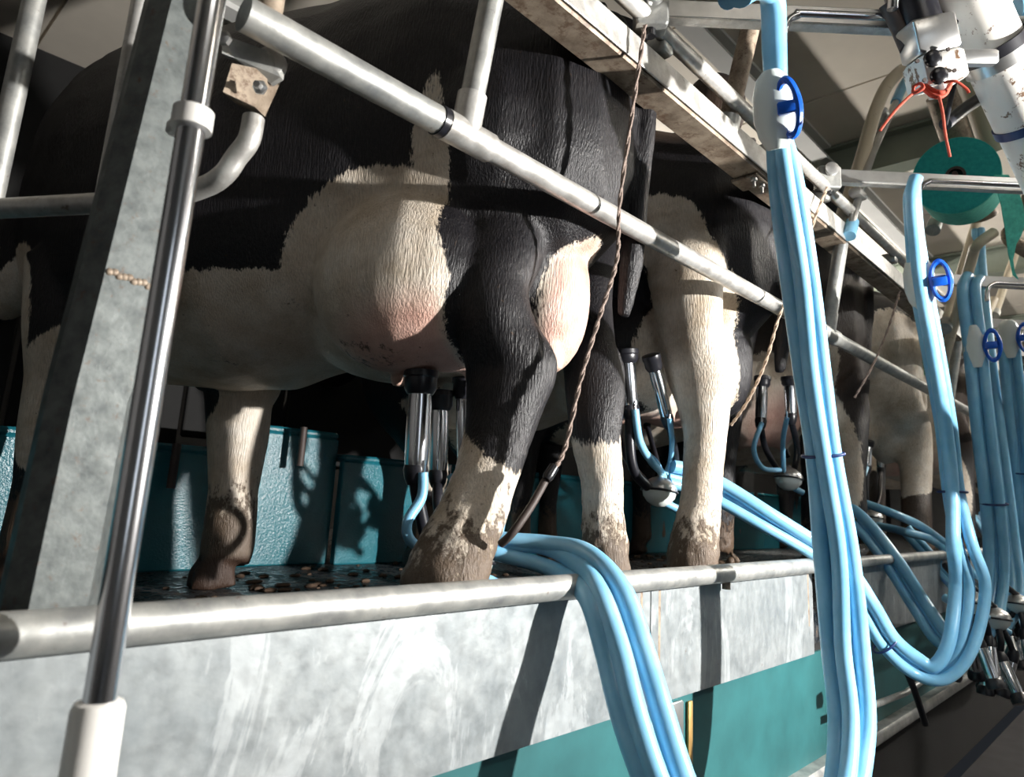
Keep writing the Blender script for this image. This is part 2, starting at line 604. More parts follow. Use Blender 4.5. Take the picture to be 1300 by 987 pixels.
# ------------------------------------------------------------------ teal sawtooth breast panels at the cows' feet
gaps = [(-1.45, -.35), (-.35, .62), (.62, 1.32), (1.32, 1.85), (1.85, 2.95), (2.95, 4.1), (4.1, 5.25), (5.25, 6.4), (6.4, 7.55)]
WY = 2.86
labs = ['teal breast panel at the left edge of the picture, left of the big post', 'teal breast panel right behind the big post',
        'wet glistening teal breast panel behind the lit front leg',
        'shaded dark teal breast panel right of the lit front leg',
        'pale lit teal breast panel behind the nearest milking cups'] + ['teal breast panel between the hind legs of the first and second cows', 'teal breast panel between the second cow and the tall hoses', 'shadowed teal breast panel behind the third cow', 'shadowed teal breast panel behind the fourth cow']
for i, (a, b_) in enumerate(gaps):
    t = thing('breast_panel', labs[i], 'panel', ((a+b_)/2, WY, FLOOR), 'teal breast panels in front of the cows')
    top = [.10, .11, .10, .22, .12, .12, .12, .12, .12][i]
    dy = [0, 0, 0, .06, 0, 0, .0, 0, 0][i]
    MB().box(((a+b_)/2, WY+dy, (FLOOR+top)/2), (b_-a, .04, top-FLOOR), bev=.006).build('face', M['teal'], t, False)
    MB().box(((a+b_)/2, WY+.08+dy, top+.015), (b_-a, .2, .03), bev=.01).build('top_fold', M['teal'], t, False)
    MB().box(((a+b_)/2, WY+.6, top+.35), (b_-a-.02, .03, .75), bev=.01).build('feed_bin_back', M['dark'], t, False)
    MB().tube([(b_-.25, WY-.06, top+.03), (b_-.25, WY-.06, top-.14)], .016, 12).build('peg', M['brown'], t)

# ------------------------------------------------------------------ chromed foreground tube with its socket and clip
t = thing('vertical_chrome_tube', 'upright polished steel tube in front of the big post', 'pole', (.30, .88, -.27))
MB().tube([(.295, .88, z) for z in (-.262, 1.1)], .0172, 28).build('tube', M['chrome'], t)
MB().lathe((.295, .88, -.42), (0, 0, 1), [(0, .028), (.170, .027), (.177, .024), (.179, .016)]).build('base_socket', M['white'], t)
cc = Vector(P(228, 146, .88)); cc.x = .295
MB().ring_tube(cc-Vector((0, 0, .013)), cc+Vector((0, 0, .013)), .0172, .0250).build('pipe_clip', M['white'], t)
MB().box(cc+Vector((-.004, .030, -.004)), (.03, .02, .02), bev=.004).build('clip_arm', M['white'], t)

# ------------------------------------------------------------------ big folded steel post
t = thing('steel_post', 'big folded galvanised post at the left behind the chrome tube', 'post', (.305, 1.09, FLOOR))
def post_prof(z, xl, xr, y0=1.055, dep=.062):
    c1 = .022
    return [(xl, y0+c1+.012, z), (xl, y0+dep, z), (xl+.008, y0+dep, z), (xr-.008, y0+dep, z), (xr, y0+dep, z), (xr, y0+c1+.012, z), (xr-c1, y0, z), (xl+c1, y0, z)]
mb = MB()
rows = [post_prof(FLOOR, .228, .338), post_prof(.10, .240, .350), post_prof(.268, .250, .386), post_prof(.273, .250, .380), post_prof(.75, .276, .387), post_prof(1.15, .296, .395)]
vs = [v for r_ in rows for v in r_]
fs = []
for i in range(len(rows)-1):
    for k_ in range(8):
        l_ = (k_+1) % 8
        fs.append((i*8+k_, i*8+l_, (i+1)*8+l_, (i+1)*8+k_))
mb.add(vs, fs)
mb.build('channel', M['post'], t, False)
mb = MB()
for i in range(14):
    q = i/13
    mb.box((.278+q*.085, 1.0555, .276-q*.010+.002*math.sin(i*2.1)), (.010, .006, .010), bev=.003)
mb.build('weld_seam', M['galv_dirty'], t)
MB().box((.30, 1.125, FLOOR+.006), (.20, .14, .012), bev=.003).build('foot_plate', M['galv_dirty'], t, False)
MB().tube([(.2525, 1.064, FLOOR+.02), (.264, 1.064, .10), (.274, 1.064, .27), (.300, 1.064, .75), (.320, 1.064, 1.15)], .0045, 8).build('edge_bead', M['galv'], t)

# swinging stall divider hung from the post by a bracket
A = P(318, 105, 1.10); B = P(322, 150, 1.10); C_ = P(300, 200, 1.12); D_ = P(258, 238, 1.18)
E_ = P(130, 258, 1.33); F_ = P(-60, 268, 1.62)
t = thing('stall_divider', 'galvanised pipe divider curving behind the big post to the left', 'stall divider', (F_.x, F_.y, F_.z))
MB().tube([B, P(316, 178, 1.10), C_, P(284, 222, 1.14), D_, P(200, 254, 1.25), E_, F_], .0185, 20, smooth=6).build('bent_rail', M['galv_pale'], t)
e1 = P(132, 258, 1.33)
MB().tube([e1, P(185, -30, 1.33)], .0165, 18).build('upright', M['galv_pale'], t)
f1 = P(-14, 266, 1.56)
MB().tube([f1, P(48, -20, 1.56)], .020, 18).build('upright', M['galv'], t)
br = thing('hinge_bracket', 'bolted hinge bracket between the big post and the curved pipe', 'bracket', P(322, 90, 1.08))
x1 = (P(350, 78, 1.08)-P(285, 52, 1.08)).normalized()
MB().prism([P(284, 46, 1.09), P(340, 66, 1.06), P(362, 80, 1.06), P(358, 100, 1.06), P(345, 108, 1.08), P(300, 76, 1.09), P(284, 70, 1.09)], FW*.014).build('plate', M['galv'], br, False)
MB().lathe(P(346, 84, 1.08), -FW, [(0, .026), (.02, .026), (.024, .02)]).build('round_boss', M['galv_pale'], br)
MB().prism([P(302, 88, 1.09), P(350, 98, 1.09), P(330, 142, 1.09), P(291, 124, 1.09)], FW*.05).build('clamp', M['galv_dirty'], br, False)
MB().lathe(P(331, 112, 1.04), -FW, [(0, .012), (.006, .012), (.008, .007), (.02, .006)], 6).build('bolt', M['steel'], br)
MB().lathe(P(286, 50, 1.05), -FW, [(0, .012), (.01, .011), (.012, .006)], 6).build('bolt', M['steel'], br)

# ------------------------------------------------------------------ rump rail with its T fittings and leaning uprights
ZM = .722
t = thing('rump_rail', 'galvanised rump rail slanting across the nearest cows', 'rail', (1.6, 1, ZM-.03))
MB().tube([(x_, 1, ZM) for x_ in np.linspace(.385, .80, 12)], .0285, 26).build('near_pipe', M['galv'], t)
MB().tube([(x_, 1, ZM) for x_ in np.linspace(.80, 2.45, 20)], .0265, 26).build('long_pipe', M['galv_pale'], t)
MB().tube([(x_, 1, ZM) for x_ in np.linspace(2.45, 6.6, 30)], .0275, 22).build('far_pipe', M['galv'], t)
MB().tube([(.785, 1, ZM), (.80, 1, ZM)], .0315, 26).build('black_gasket', M['rubber'], t)
mb = MB()
mb.tube([(.803, 1, ZM), (.93, 1, ZM)], .0315, 26)
mb.tube([(.86, 1, ZM), (.86, .985, ZM+.085)], .031, 26)
mb.build('tee_fitting', M['galv_pale'], t)
MB().tube([(.86, .985, ZM+.08), (.86, .93, 1.10)], .0255, 22).build('upright', M['galv'], t)
mb = MB()
mb.tube([(2.80, 1, ZM), (2.98, 1, ZM)], .0325, 22)
mb.tube([(2.89, 1, ZM), (2.89, .985, ZM+.085)], .032, 22)
mb.build('tee_fitting', M['galv'], t)
MB().tube([(2.89, .985, ZM+.08), (2.89, .915, 1.18)], .028, 22).build('upright', M['galv'], t)
MB().tube([(4.95, 1, ZM), (4.95, .91, 1.2)], .028, 18).build('upright', M['galv'], t)
MB().tube([(2.44, 1, ZM), (2.447, 1, ZM)], .0285, 26).build('seam', M['galv_dirty'], t)
# pipe passing up behind the top-left of the rail
MB().tube([(.43, 1.02, ZM+.02), (.43, .99, 1.2)], .024, 20).build('upright', M['galv_dirty'], t)

# ------------------------------------------------------------------ top beam over the rumps
t = thing('top_beam', 'dirty box-section beam running above the cows with a pipe on it', 'beam', (3, .95, 1.08))
yb0, yb1, zb0, zb1 = .905, 1.0, 1.088, 1.185
def beam(a, b_, mb):
    return mb.box(((a+b_)/2, (yb0+yb1)/2, (zb0+zb1)/2), (b_-a, yb1-yb0, zb1-zb0), bev=.006)
beam(-.3, 2.55, MB()).build('box_section', M['galv_dirty'], t, False)
beam(2.552, 9.5, MB()).build('box_section', M['galv_dirty'], t, False)
MB().box((4.6, yb0-.006, zb0+.045), (9.8, .006, .075), bev=.002).build('face_strip', M['galv_pale'], t, False)
MB().tube([(x_, .885, zb1+.045) for x_ in np.linspace(-.3, 9.5, 40)], .0225, 18).build('top_pipe', M['galv_pale'], t)
for xx in (1.45, 2.16, 2.62, 3.5, 4.6):
    MB().box((xx, .915, zb1+.02), (.05, .07, .045), bev=.006).build('pipe_saddle', M['galv'], t)
for xx in (.82, 2.1, 2.5):
    MB().box((xx, .96, zb0-.008), (.09, .09, .012), bev=.003).build('clamp_plate', M['galv_dirty'], t)
    for dx in (-.03, .03):
        MB().lathe((xx+dx, .93, zb0-.045), (0, 0, 1), [(0, .006), (.02, .006), (.022, .011), (.034, .011)], 8).build('bolt', M['steel'], t)

# leaning pipes standing up from the beam to the roof
def riser(label, a, b_, r_, mat, extra=None):
    t_ = thing('riser_pipe', label, 'pipe', a, 'leaning pipes above the beam')
    MB().tube([a, b_], r_, 18).build('pipe', mat, t_)
    MB().tube([Vector(a)-(Vector(b_)-Vector(a)).normalized()*.02, Vector(a)+(Vector(b_)-Vector(a)).normalized()*.05], r_*1.25, 18).build('collar', M['galv'], t_)
    return t_
riser('rust-flecked leaning pipe behind the first tall hoses', P(921, 168, .93), P(975, -60, .80), .030, M['galv_dirty'])
t = thing('bent_pipe', 'cream pipe with a bent top beside the pulsator box', 'pipe', P(1064, 292, .93))
MB().tube([P(1064, 292, .93), P(1090, 215, .90), P(1112, 140, .87), P(1133, 100, .85), P(1165, 82, .83), P(1230, 78, .80)], .030, 18, smooth=6).build('pipe', M['tan'], t)
MB().tube([P(1080, 290, .88), P(1086, 265, .87), P(1108, 195, .86), P(1137, 130, .84)], .016, 14, smooth=4).build('side_tube', M['steel'], t)
MB().tube([P(1137, 130, .84), P(1147, 108, .83), P(1160, 92, .82)], .024, 14, smooth=4).build('blue_sleeve', M['hose'], t)
MB().tube([P(1078, 300, .88), P(1082, 282, .88)], .026, 14).build('blue_sleeve', M['hose'], t)
for (px_, py_) in ((1122, 146), (1089, 247)):
    MB().box(P(px_, py_, .865), (.09, .05, .03), bev=.006).build('white_clip', M['white'], t)
for k4, (a, b_, Y) in enumerate((((1185, 290), (1225, 165), .8), ((1200, 415), (1245, 265), .85), ((1262, 400), (1290, 320), .85), ((1248, 410), (1262, 380), .9))):
    riser(['cream leaning pipe directly below the paper roll', 'cream leaning pipe lower down, left of the third arm hoses', 'short cream leaning pipe at the right edge below the paper strip', 'stub of cream leaning pipe by the fourth arm'][k4], P(a[0], a[1], Y), P(b_[0], b_[1], Y-.05), .028, M['tan'])

# ------------------------------------------------------------------ hanging arms
HX = Vector((RT.x, RT.y, 0)).normalized()
ARMD = Vector((.686, -.7276, 0))
SP = 1.20


def arm(i, a, length, label, rod=True):
    a = Vector(a)
    t_ = thing('hose_carrier', label, 'bracket arm', a, 'steel arms that carry the hoses')
    side = Vector((0, 0, 1)).cross(ARMD)
    MB().box(a+ARMD*(length/2+.02), (length, .008, .05), (ARMD, side, Vector((0, 0, 1))), .002).build('flat_bar', M['steel'], t_, False)
    MB().box(a+ARMD*(length/2+.02)+side*.012-Vector((0, 0, .027)), (length, .03, .005), (ARMD, side, Vector((0, 0, 1)))).build('lower_flange', M['galv_pale'], t_, False)
    MB().box(a-Vector((0, 0, .02)), (.085, .06, .09), (ARMD, side, Vector((0, 0, 1))), .006).build('end_box', M['galv'], t_, False)
    MB().lathe(a-side*.035+Vector((0, 0, .005)), -side, [(0, .026), (.012, .026), (.014, .018)], 18).build('pulley', M['steel'], t_)
    MB().lathe(a-Vector((0, 0, .085)), (0, 0, 1), [(0, .014), (.03, .014)], 10).build('rope_guide', M['black'], t_)
    if rod:
        h = .4
        MB().tube([a+ARMD*.33-Vector((0, 0, .12))-side*.03, a+ARMD*.335-Vector((0, 0, .06))-side*.03, a+ARMD*.37-Vector((0, 0, .025))-side*.03,
                   a+ARMD*.45-Vector((0, 0, .02))-side*.03, a+ARMD*(length-.02)-Vector((0, 0, .02))-side*.03], .010, 12, smooth=5).build('bent_rod', M['chrome'], t_)
    return t_


arms = []
for i, (px_, py_, L, lab) in enumerate(((826, 10, 1.3, 'steel arm at the very top carrying the nearest tall hoses'),
                                     (1050, 222, 1.05, 'steel arm in front of the teal paper roll'),
                                     (1163, 352, 1.0, 'steel arm just below the teal paper roll'),
                                     (1226, 408, 1.0, 'short distant steel arm at the right edge'),
                                     (1262, 445, 1.0, 'furthest faint steel arm at the right edge'))):
    p_ = P(px_, py_, .88)
    arms.append(p_)
    arm(i, p_, L, lab)

# ropes from the arms down to the clusters
def rope(pts, label, r_=.0045, lower=None):
    pts = [Vector(p_) for p_ in pts]
    t_ = thing('pull_rope', label, 'rope', (pts[-1].x, pts[-1].y, pts[-1].z), 'cluster pull ropes')
    q, _, _ = spline(pts, [0]*len(pts), [0]*len(pts), 14)
    mb_ = MB()
    for s_ in (0, 1):      # two strands laid around each other
        strand = []
        for j, c in enumerate(q):
            tn = (q[min(j+1, len(q)-1)]-q[max(j-1, 0)]).normalized()
            a_ = tn.cross(Vector((1, .3, 0))).normalized(); b2 = tn.cross(a_)
            th = j*.9+s_*math.pi
            strand.append(c+a_*math.cos(th)*r_*.6+b2*math.sin(th)*r_*.6)
        mb_.tube(strand, r_*.75, 7)
    mb_.build('braid', lower or M['rope'], t_)
    return t_


M['rope'] = plain('grimy_rope', (.26, .20, .17), .8, 0, .8, .3, .5, 160)
M['rope_pale'] = plain('pale_rope', (.42, .32, .24), .7, 0, .5, .3, .3, 120)
t = rope([P(819, 32, .86), P(806, 120, .88), P(787, 255, .93), P(783, 330, .95), P(762, 400, .965), P(738, 480, .97), P(717, 570, .97), P(699, 600, .98)], 'grimy rope hanging from the top arm past the nearest cow')
MB().tube([P(699, 598, .985), P(676, 640, .99), P(652, 675, 1.0), P(636, 691, 1.03)], .0085, 12, smooth=6).build('worn_sleeve', M['brown'], t)
MB().lathe(P(704, 592, .98), (P(690, 615, .98)-P(704, 592, .98)), [(0, .008), (.003, .011), (.03, .012), (.04, .009)]).build('ferrule', M['black'], t)
rope([P(1050, 238, .86), P(1032, 285, .87), P(1012, 350, .88), P(990, 400, .92), P(972, 460, .98), P(950, 508, 1.06), P(928, 540, 1.15)], 'thin pale rope from the second arm beside the tall hoses', .0045, M['rope_pale'])
rope([P(1142, 370, .87), P(1130, 410, .88), P(1110, 460, .90), P(1085, 505, .98)], 'thin brown rope crossing behind the second hoses', .004)

# ------------------------------------------------------------------ blue hose bundles
HR = .0225


def bundle(label, path, offs, radii, bands=(), clip=None, parts_extra=None, k=8):
    """path: (px, py, Y) stations; offs: sideways offset of each strand in the picture-parallel direction, one list per strand"""
    st = [P(*q) for q in path]
    t_ = thing('hose_bundle', label, 'hose bundle', min(st, key=lambda v: v.z), 'blue milk hose bundles')
    for s_ in range(len(offs)):
        pts = []
        for j, c in enumerate(st):
            tn = (st[min(j+1, len(st)-1)]-st[max(j-1, 0)]).normalized()
            sd = tn.cross(c.normalized()); sd.normalize()       # across the bundle
            fr = sd.cross(tn)
            o_ = offs[s_]
            a_ = o_[j] if isinstance(o_, (list, tuple)) and isinstance(o_[j], (list, tuple)) else (o_ if isinstance(o_, tuple) else (o_[j], 0))
            pts.append(c+sd*a_[0]+fr*a_[1])
        MB().tube(pts, radii[s_], 16, smooth=k).build('hose', M['hose'], t_)
    for (j, w_) in bands:
        c = st[j]
        tn = (st[min(j+1, len(st)-1)]-st[max(j-1, 0)]).normalized()
        sd = tn.cross(c.normalized()).normalized()
        MB().torus(c, tn, w_, HR*1.35, .0045, sd).build('tie_band', M['navy'], t_)
    if clip:
        j, sc_, side_ = clip
        c = st[j]
        tn = (st[min(j+1, len(st)-1)]-st[max(j-1, 0)]).normalized()
        sd = tn.cross(c.normalized()).normalized()
        if sd.dot(RT) < 0: sd = -sd
        fr = -c.normalized()
        if tn.z > 0: tn = -tn
        prof = [(-.095, .020), (-.080, .036), (-.04, .048), (.02, .050), (.06, .042), (.085, .030), (.095, .022)]
        cl = MB().tube([c+tn*(h*sc_)-sd*.006 for h, _ in prof], [w_*sc_ for _, w_ in prof], 20, up=sd, rb=[.030*sc_]*7).build('hose_clip', M['clear'], t_)
        mb_ = MB()
        ctr = c+sd*(.028+side_)*sc_+fr*.028*sc_
        dirn = (fr*.8-sd*.6).normalized() if side_ < .02 else fr
        mb_.torus(ctr, dirn, .066*sc_, .027*sc_, .0105*sc_, tn)
        mb_.build('lever_ring', M['blue'], cl)
        MB().box(ctr-sd*.004, (.045*sc_, .05*sc_, .030*sc_), (sd, sd.cross(tn), tn), .004).build('lever_bridge', M['blue'], cl)
    return t_


# bundle of the nearest cow: over the curb and down
bundle('thick blue hoses draped over the curb pipe beside the nearest cow',
       [(560, 676, 1.30), (600, 694, 1.26), (640, 700, 1.20), (690, 706, 1.12), (728, 726, 1.03), (760, 765, .94), (784, 830, .88), (808, 910, .82), (842, 1010, .76), (900, 1120, .70)],
       [[(0, .02), (0, .02), (.016, .01), (.02, .01), (.018, .0), (.010, -.03), (.006, -.03), (0, -.03), (0, -.03), (0, -.03)],
        [(0, -.02), (0, -.02), (-.010, -.01), (-.022, 0), (-.020, 0), (-.014, -.03), (-.022, -.02), (-.026, -.02), (-.02, -.02), (-.02, 0)],
        [(.03, 0), (.03, 0), (.028, 0), (.03, 0), (.052, .0), (.055, 0), (.052, 0), (.05, 0), (.045, 0), (.03, 0)]],
       [[.018]*3+[.019, .022]+[.024]*5, [.017]*3+[.019, .022]+[.024]*5, [.017]*3+[.019, .022]+[.025]*5])
bundle('tall blue hoses hanging from the top arm through the middle right of the picture',
       [(940, -8, .60), (962, -18, .60), (980, -5, .61), (983, 60, .63), (986, 140, .64), (998, 230, .66), (1015, 350, .68), (1030, 470, .70), (1045, 578, .70), (1060, 700, .70), (1072, 820, .69), (1080, 930, .67), (1060, 1040, .66), (980, 1130, .7)],
       [[(0, 0)]*4+[(0, 0), (-.020, 0), (-.026, 0), (-.024, 0), (-.022, 0), (-.032, 0), (-.035, 0), (-.03, 0), (-.02, 0), (0, 0)],
        [(.0, .03)]*3+[(.0, .02), (0, .02), (.020, 0), (.026, 0), (.027, 0), (.025, 0), (.038, 0), (.04, 0), (.035, 0), (.02, 0), (0, 0)],
        [(.0, .03)]*5+[(.0, .03), (0, .03), (0, .028), (0, .025), (.004, .03), (.003, .03), (.0, .03), (.0, .03), (0, .02)],
        [(.0, -.0)]*5+[(.0, -.02), (.004, -.022), (-.002, -.024), (0, -.024), (.008, -.03), (-.004, -.03), (.0, -.03), (.0, -.02), (0, -.02)]],
       [[.030]*4+[.027]+[.024]*9, .0225, .021, .021], bands=[(8, .052)], clip=(4, 1.0, .0))
# cluster 2 -> behind the tall hoses -> loop -> second arm
bundle('blue hoses looping below the curb and up to the second arm',
       [(850, 610, 1.35), (880, 618, 1.30), (915, 634, 1.22), (970, 665, 1.10), (1035, 702, .98), (1070, 730, .92), (1098, 775, .88), (1124, 818, .84), (1160, 850, .78), (1195, 858, .70), (1219, 820, .64), (1226, 745, .62), (1215, 690, .62), (1209, 625, .63), (1200, 540, .63), (1183, 440, .63), (1170, 360, .63), (1162, 300, .62), (1158, 250, .61), (1162, 230, .60)],
       [[(-.01, 0)]*5+[(-.012, 0)]*3+[(-.014, 0)]*2+[(-.035, 0), (-.06, 0), (-.045, 0), (-.022, 0), (-.02, 0), (-.02, 0), (-.015, 0), (-.01, 0), (-.01, 0), (0, 0)],
        [(.012, .02)]*5+[(.012, .015)]*3+[(.012, .02)]*2+[(.0, .01), (-.01, 0), (.0, 0), (.014, 0), (.016, 0), (.018, 0), (.022, 0), (.014, 0), (.010, 0), (0, .02)],
        [(.052, .0), (.055, 0), (.050, 0), (.040, 0), (.03, 0), (.03, 0), (.035, 0), (.035, 0), (.04, 0), (.035, 0), (.035, 0), (.03, 0), (.012, -.02), (0, -.022), (.0, -.024), (.0, -.024), (.004, -.024), (0, -.02), (0, -.02), (0, -.02)]],
       [.020, .020, .024], bands=[(7, .048), (13, .048)], clip=(16, 1.05, .03))
bundle('blue hoses looping up to the third arm behind the second hoses',
       [(1040, 630, 1.30), (1065, 645, 1.22), (1093, 668, 1.12), (1130, 715, 1.0), (1165, 770, .90), (1195, 812, .80), (1228, 820, .70), (1258, 785, .64), (1268, 720, .62), (1262, 640, .61), (1250, 540, .61), (1240, 440, .61), (1232, 370, .61), (1238, 352, .6)],
       [[(-.02, 0)]*14, [(.012, .02)]*14, [(.035, 0)]*9+[(.03, 0)]*5],
       [.020, .020, .024], bands=[(9, .05)], clip=(11, 1.0, .03))
bundle('single pair of blue hoses hanging right of the third arm hoses',
       [(1241, 292, .78), (1243, 340, .77), (1254, 450, .74), (1268, 560, .72), (1283, 680, .70), (1290, 760, .68), (1262, 800, .75), (1240, 770, .84), (1205, 735, .98), (1175, 700, 1.1), (1150, 672, 1.2)],
       [[(-.014, 0)]*11, [(.018, 0)]*11], [.020, .022])
bundle('faint far blue hoses at the right edge of the picture',
       [(1240, 655, 1.15), (1262, 690, 1.0), (1285, 730, .88), (1302, 745, .75), (1308, 690, .66), (1300, 600, .64), (1290, 500, .62), (1283, 430, .61)],
       [[(-.02, 0)]*8, [(.01, .02)]*8, [(.04, 0)]*8], [.022, .022, .025], bands=[(5, .055)], clip=(7, 1.1, .03))

# loose blue hoses running along the far curb
for i, (lab, pts) in enumerate((('blue hose crossing over the curb past the third cow', [(1100, 640, 1.25), (1140, 655, 1.1), (1175, 672, 1.05), (1215, 705, .95), (1250, 750, .85), (1290, 800, .8)]),
                             ('lower blue hose crossing over the curb past the third cow', [(1115, 668, 1.3), (1150, 676, 1.1), (1190, 690, 1.02), (1230, 735, .9), (1262, 762, .85), (1310, 770, .8)]),
                             ('coiled blue hose at the right edge above the hanging cups', [(1200, 760, .95), (1240, 775, .8), (1275, 765, .75), (1310, 772, .74), (1310, 790, .72), (1270, 788, .72), (1235, 792, .75)]))):
    t_ = thing('loose_hose', lab, 'hose', P(*pts[-1]), 'loose blue hoses at the far curb')
    MB().tube([P(*q) for q in pts], .022, 14, smooth=6).build('hose', M['hose'], t_)

# ------------------------------------------------------------------ milking clusters
def cup(par, top, bot, s_=1.0, tail=None, blue=None, fat=1.0):
    """a teat cup: black liner head, polished shell, black tail tube and a short blue air tube"""
    top, bot = Vector(top), Vector(bot)
    ax = (bot-top).normalized(); L = (bot-top).length
    f = fat
    shell = MB().lathe(top+ax*L*.24, ax, [(0, .024*f), (L*.12, .0255*f), (L*.70, .0245*f), (L*.76, .023*f)], 28).build('cup_shell', M['chrome'], par)
    head = MB().lathe(top, ax, [(0, .022*f), (.003, .036*f), (.018*s_, .037*f), (.022*s_, .034*f), (L*.20, .034*f), (L*.26, .027*f)], 28).build('liner_head', M['rubber'], par)
    MB().lathe(bot-ax*.002, ax, [(0, .024*f), (.012, .026*f), (.035, .022*f), (.05, .016*f)], 22).build('liner_collar', M['rubber'], par)
    if tail:
        MB().tube([bot+ax*.03]+[Vector(q) for q in tail], .0135*f, 14, smooth=6).build('milk_tube', M['rubber'], par)
    if blue:
        MB().tube([Vector(q) for q in blue], .0105*f, 12, smooth=6).build('pulse_tube', M['hose'], par)
        MB().tube([Vector(blue[0])-Vector((0, 0, -.03)), Vector(blue[0])], .005, 8).build('nipple', M['chrome'], par)


def claw(par, c, s_=1.0):
    c = Vector(c)
    MB().lathe(c, (0.12, 0, 1), [(0, .062*s_), (.012*s_, .062*s_), (.030*s_, .052*s_), (.045*s_, .030*s_), (.052*s_, .012*s_), (.062*s_, .010*s_)], 28).build('claw_lid', M['steel'], par)
    MB().lathe(c, (-0.12, 0, -1), [(0, .060*s_), (.02*s_, .056*s_), (.04*s_, .040*s_), (.052*s_, .020*s_), (.055*s_, .004)], 28).build('claw_bowl', M['clear'], par)
    MB().torus(c, (.12, 0, 1), .063*s_, .063*s_, .004, (1, 0, 0)).build('seal_ring', M['rubber'], par)
    MB().tube([c-Vector((0, 0, .03*s_)), c+Vector((.06, -.04, -.06))*s_], .014*s_, 12).build('outlet', M['hose'], par)


t = thing('milking_cluster', 'milking cluster under the nearest cow beside its muddy hind leg', 'milking cluster', P(600, 690, 1.28), 'milking clusters')
YC = 1.42
cup(t, P(535, 470, YC), P(528, 592, YC), 1, [P(530, 630, YC), P(543, 690, YC), P(560, 730, YC)], [P(537, 600, YC-.03), P(535, 632, YC-.03), P(517, 664, YC-.03), P(524, 690, YC-.03), P(560, 705, YC-.02)], 1.25)
cup(t, P(559, 495, YC+.14), P(556, 598, YC+.14), 1, [P(556, 640, YC+.1), P(562, 690, YC+.1)], [P(571, 604, YC+.12), P(580, 620, YC+.1), P(592, 650, YC+.08), P(600, 690, YC+.05)], 1.1)
cup(t, P(588, 478, YC+.10), P(590, 590, YC+.10), 1, [P(600, 640, YC+.1), P(600, 700, YC)], None, .9)
cup(t, P(612, 480, YC+.0), P(620, 590, YC+.0), 1, [P(615, 640, YC), P(605, 700, YC)], [P(638, 600, YC-.05), P(640, 640, YC-.05), P(634, 680, YC-.1), P(622, 700, YC-.1)], .9)
claw(t, P(600, 712, 1.34), .9)
t = thing('milking_cluster', 'milking cluster with a steel and white claw beneath the second cow', 'milking cluster', P(835, 625, 1.36), 'milking clusters')
YC = 1.36
cup(t, P(793, 443, YC), P(799, 515, YC), 1, [P(800, 570, YC), P(806, 600, YC), P(822, 618, YC)], [P(806, 520, YC-.03), P(812, 560, YC-.03), P(826, 585, YC-.03), P(838, 598, YC-.02), P(842, 606, YC)], 1.3)
cup(t, P(826, 450, YC-.07), P(846, 528, YC-.07), 1, [P(858, 580, YC-.03), P(856, 610, YC)], [P(850, 532, YC-.10), P(853, 560, YC-.08), P(851, 585, YC), P(845, 603, YC)], .9)
cup(t, P(775, 452, YC+.2), P(782, 522, YC+.2), 1, [P(795, 580, YC+.1), P(820, 612, YC)], [P(800, 540, YC-.0), P(818, 572, YC), P(832, 585, YC), P(840, 600, YC)], .9)
cup(t, P(812, 460, YC+.25), P(820, 530, YC+.25), 1, [P(835, 590, YC+.1)], None, .8)
claw(t, P(837, 624, 1.35), 1.0)
t = thing('milking_cluster', 'milking cluster beneath the third cow left of the tall hoses', 'milking cluster', P(1000, 610, 1.4), 'milking clusters')
YC = 1.40
cup(t, P(968, 478, YC-.03), P(966, 532, YC-.03), 1, [P(972, 570, YC), P(988, 598, YC)], [P(967, 538, YC-.05), P(957, 570, YC-.05), P(968, 594, YC-.05), P(990, 597, YC-.03)], 1.05)
cup(t, P(1002, 478, YC-.14), P(1004, 526, YC-.14), 1, [P(1012, 570, YC-.1), P(1008, 598, YC)], [P(999, 531, YC-.17), P(994, 560, YC-.12), P(995, 598, YC-.03)], 1.05)
cup(t, P(985, 480, YC+.2), P(985, 530, YC+.2), 1, [P(1000, 580, YC+.1)], None, 1)
cup(t, P(1020, 480, YC+.2), P(1024, 530, YC+.2), 1, [P(1022, 580, YC+.1)], None, 1)
claw(t, P(1001, 608, 1.38), 1.05)
t = thing('milking_cluster', 'small milking cluster between the third and fourth cows', 'milking cluster', P(1106, 660, 1.4), 'milking clusters')
cup(t, P(1102, 560, YC), P(1101, 592, YC), 1, [P(1100, 630, YC), P(1104, 650, YC)], [P(1101, 594, YC-.05), P(1094, 620, YC-.05), P(1102, 646, YC-.03)], 1.0)
cup(t, P(1116, 562, YC+.1), P(1118, 594, YC+.1), 1, [P(1116, 630, YC), P(1110, 650, YC)], None, 1.0)
claw(t, P(1108, 658, 1.38), .95)

# spare clusters hanging in the pit at the right edge
for i, (px_, py_, Y, lab) in enumerate(((1240, 820, .66, 'chrome cups hanging in the pit left of the other hanging cups'),
                                        (1268, 838, .62, 'tilted chrome cups hanging low in the pit at the right edge'),
                                        (1296, 810, .66, 'highest chrome cups hanging in the pit at the right edge'))):
    c0 = P(px_, py_, Y)
    t = thing('hanging_cluster', lab, 'milking cluster', c0-Vector((0, 0, .2)), 'spare clusters in the pit')
    for a_ in (0, 1, 2, 3):
        o_ = Vector((math.cos(a_*1.57+.5)*.045, math.sin(a_*1.57+.5)*.045, 0))
        tl = Vector((.02*math.cos(a_+i), .03*math.sin(a_*2+i), 0))
        cup(t, c0+o_-Vector((0, 0, .14))+tl*2, c0+o_, 1, [c0+o_*.9+Vector((0, 0, .08)), c0+o_*.3+Vector((0, 0, .14))], None, .9)
    claw(t, c0+Vector((0, 0, .16)), .9)
    MB().tube([c0+Vector((0, 0, .2)), c0+Vector((.05, .1, .3)), P(px_+15, py_-70, .85)], .014, 12, smooth=5).build('black_hose', M['rubber'], t)

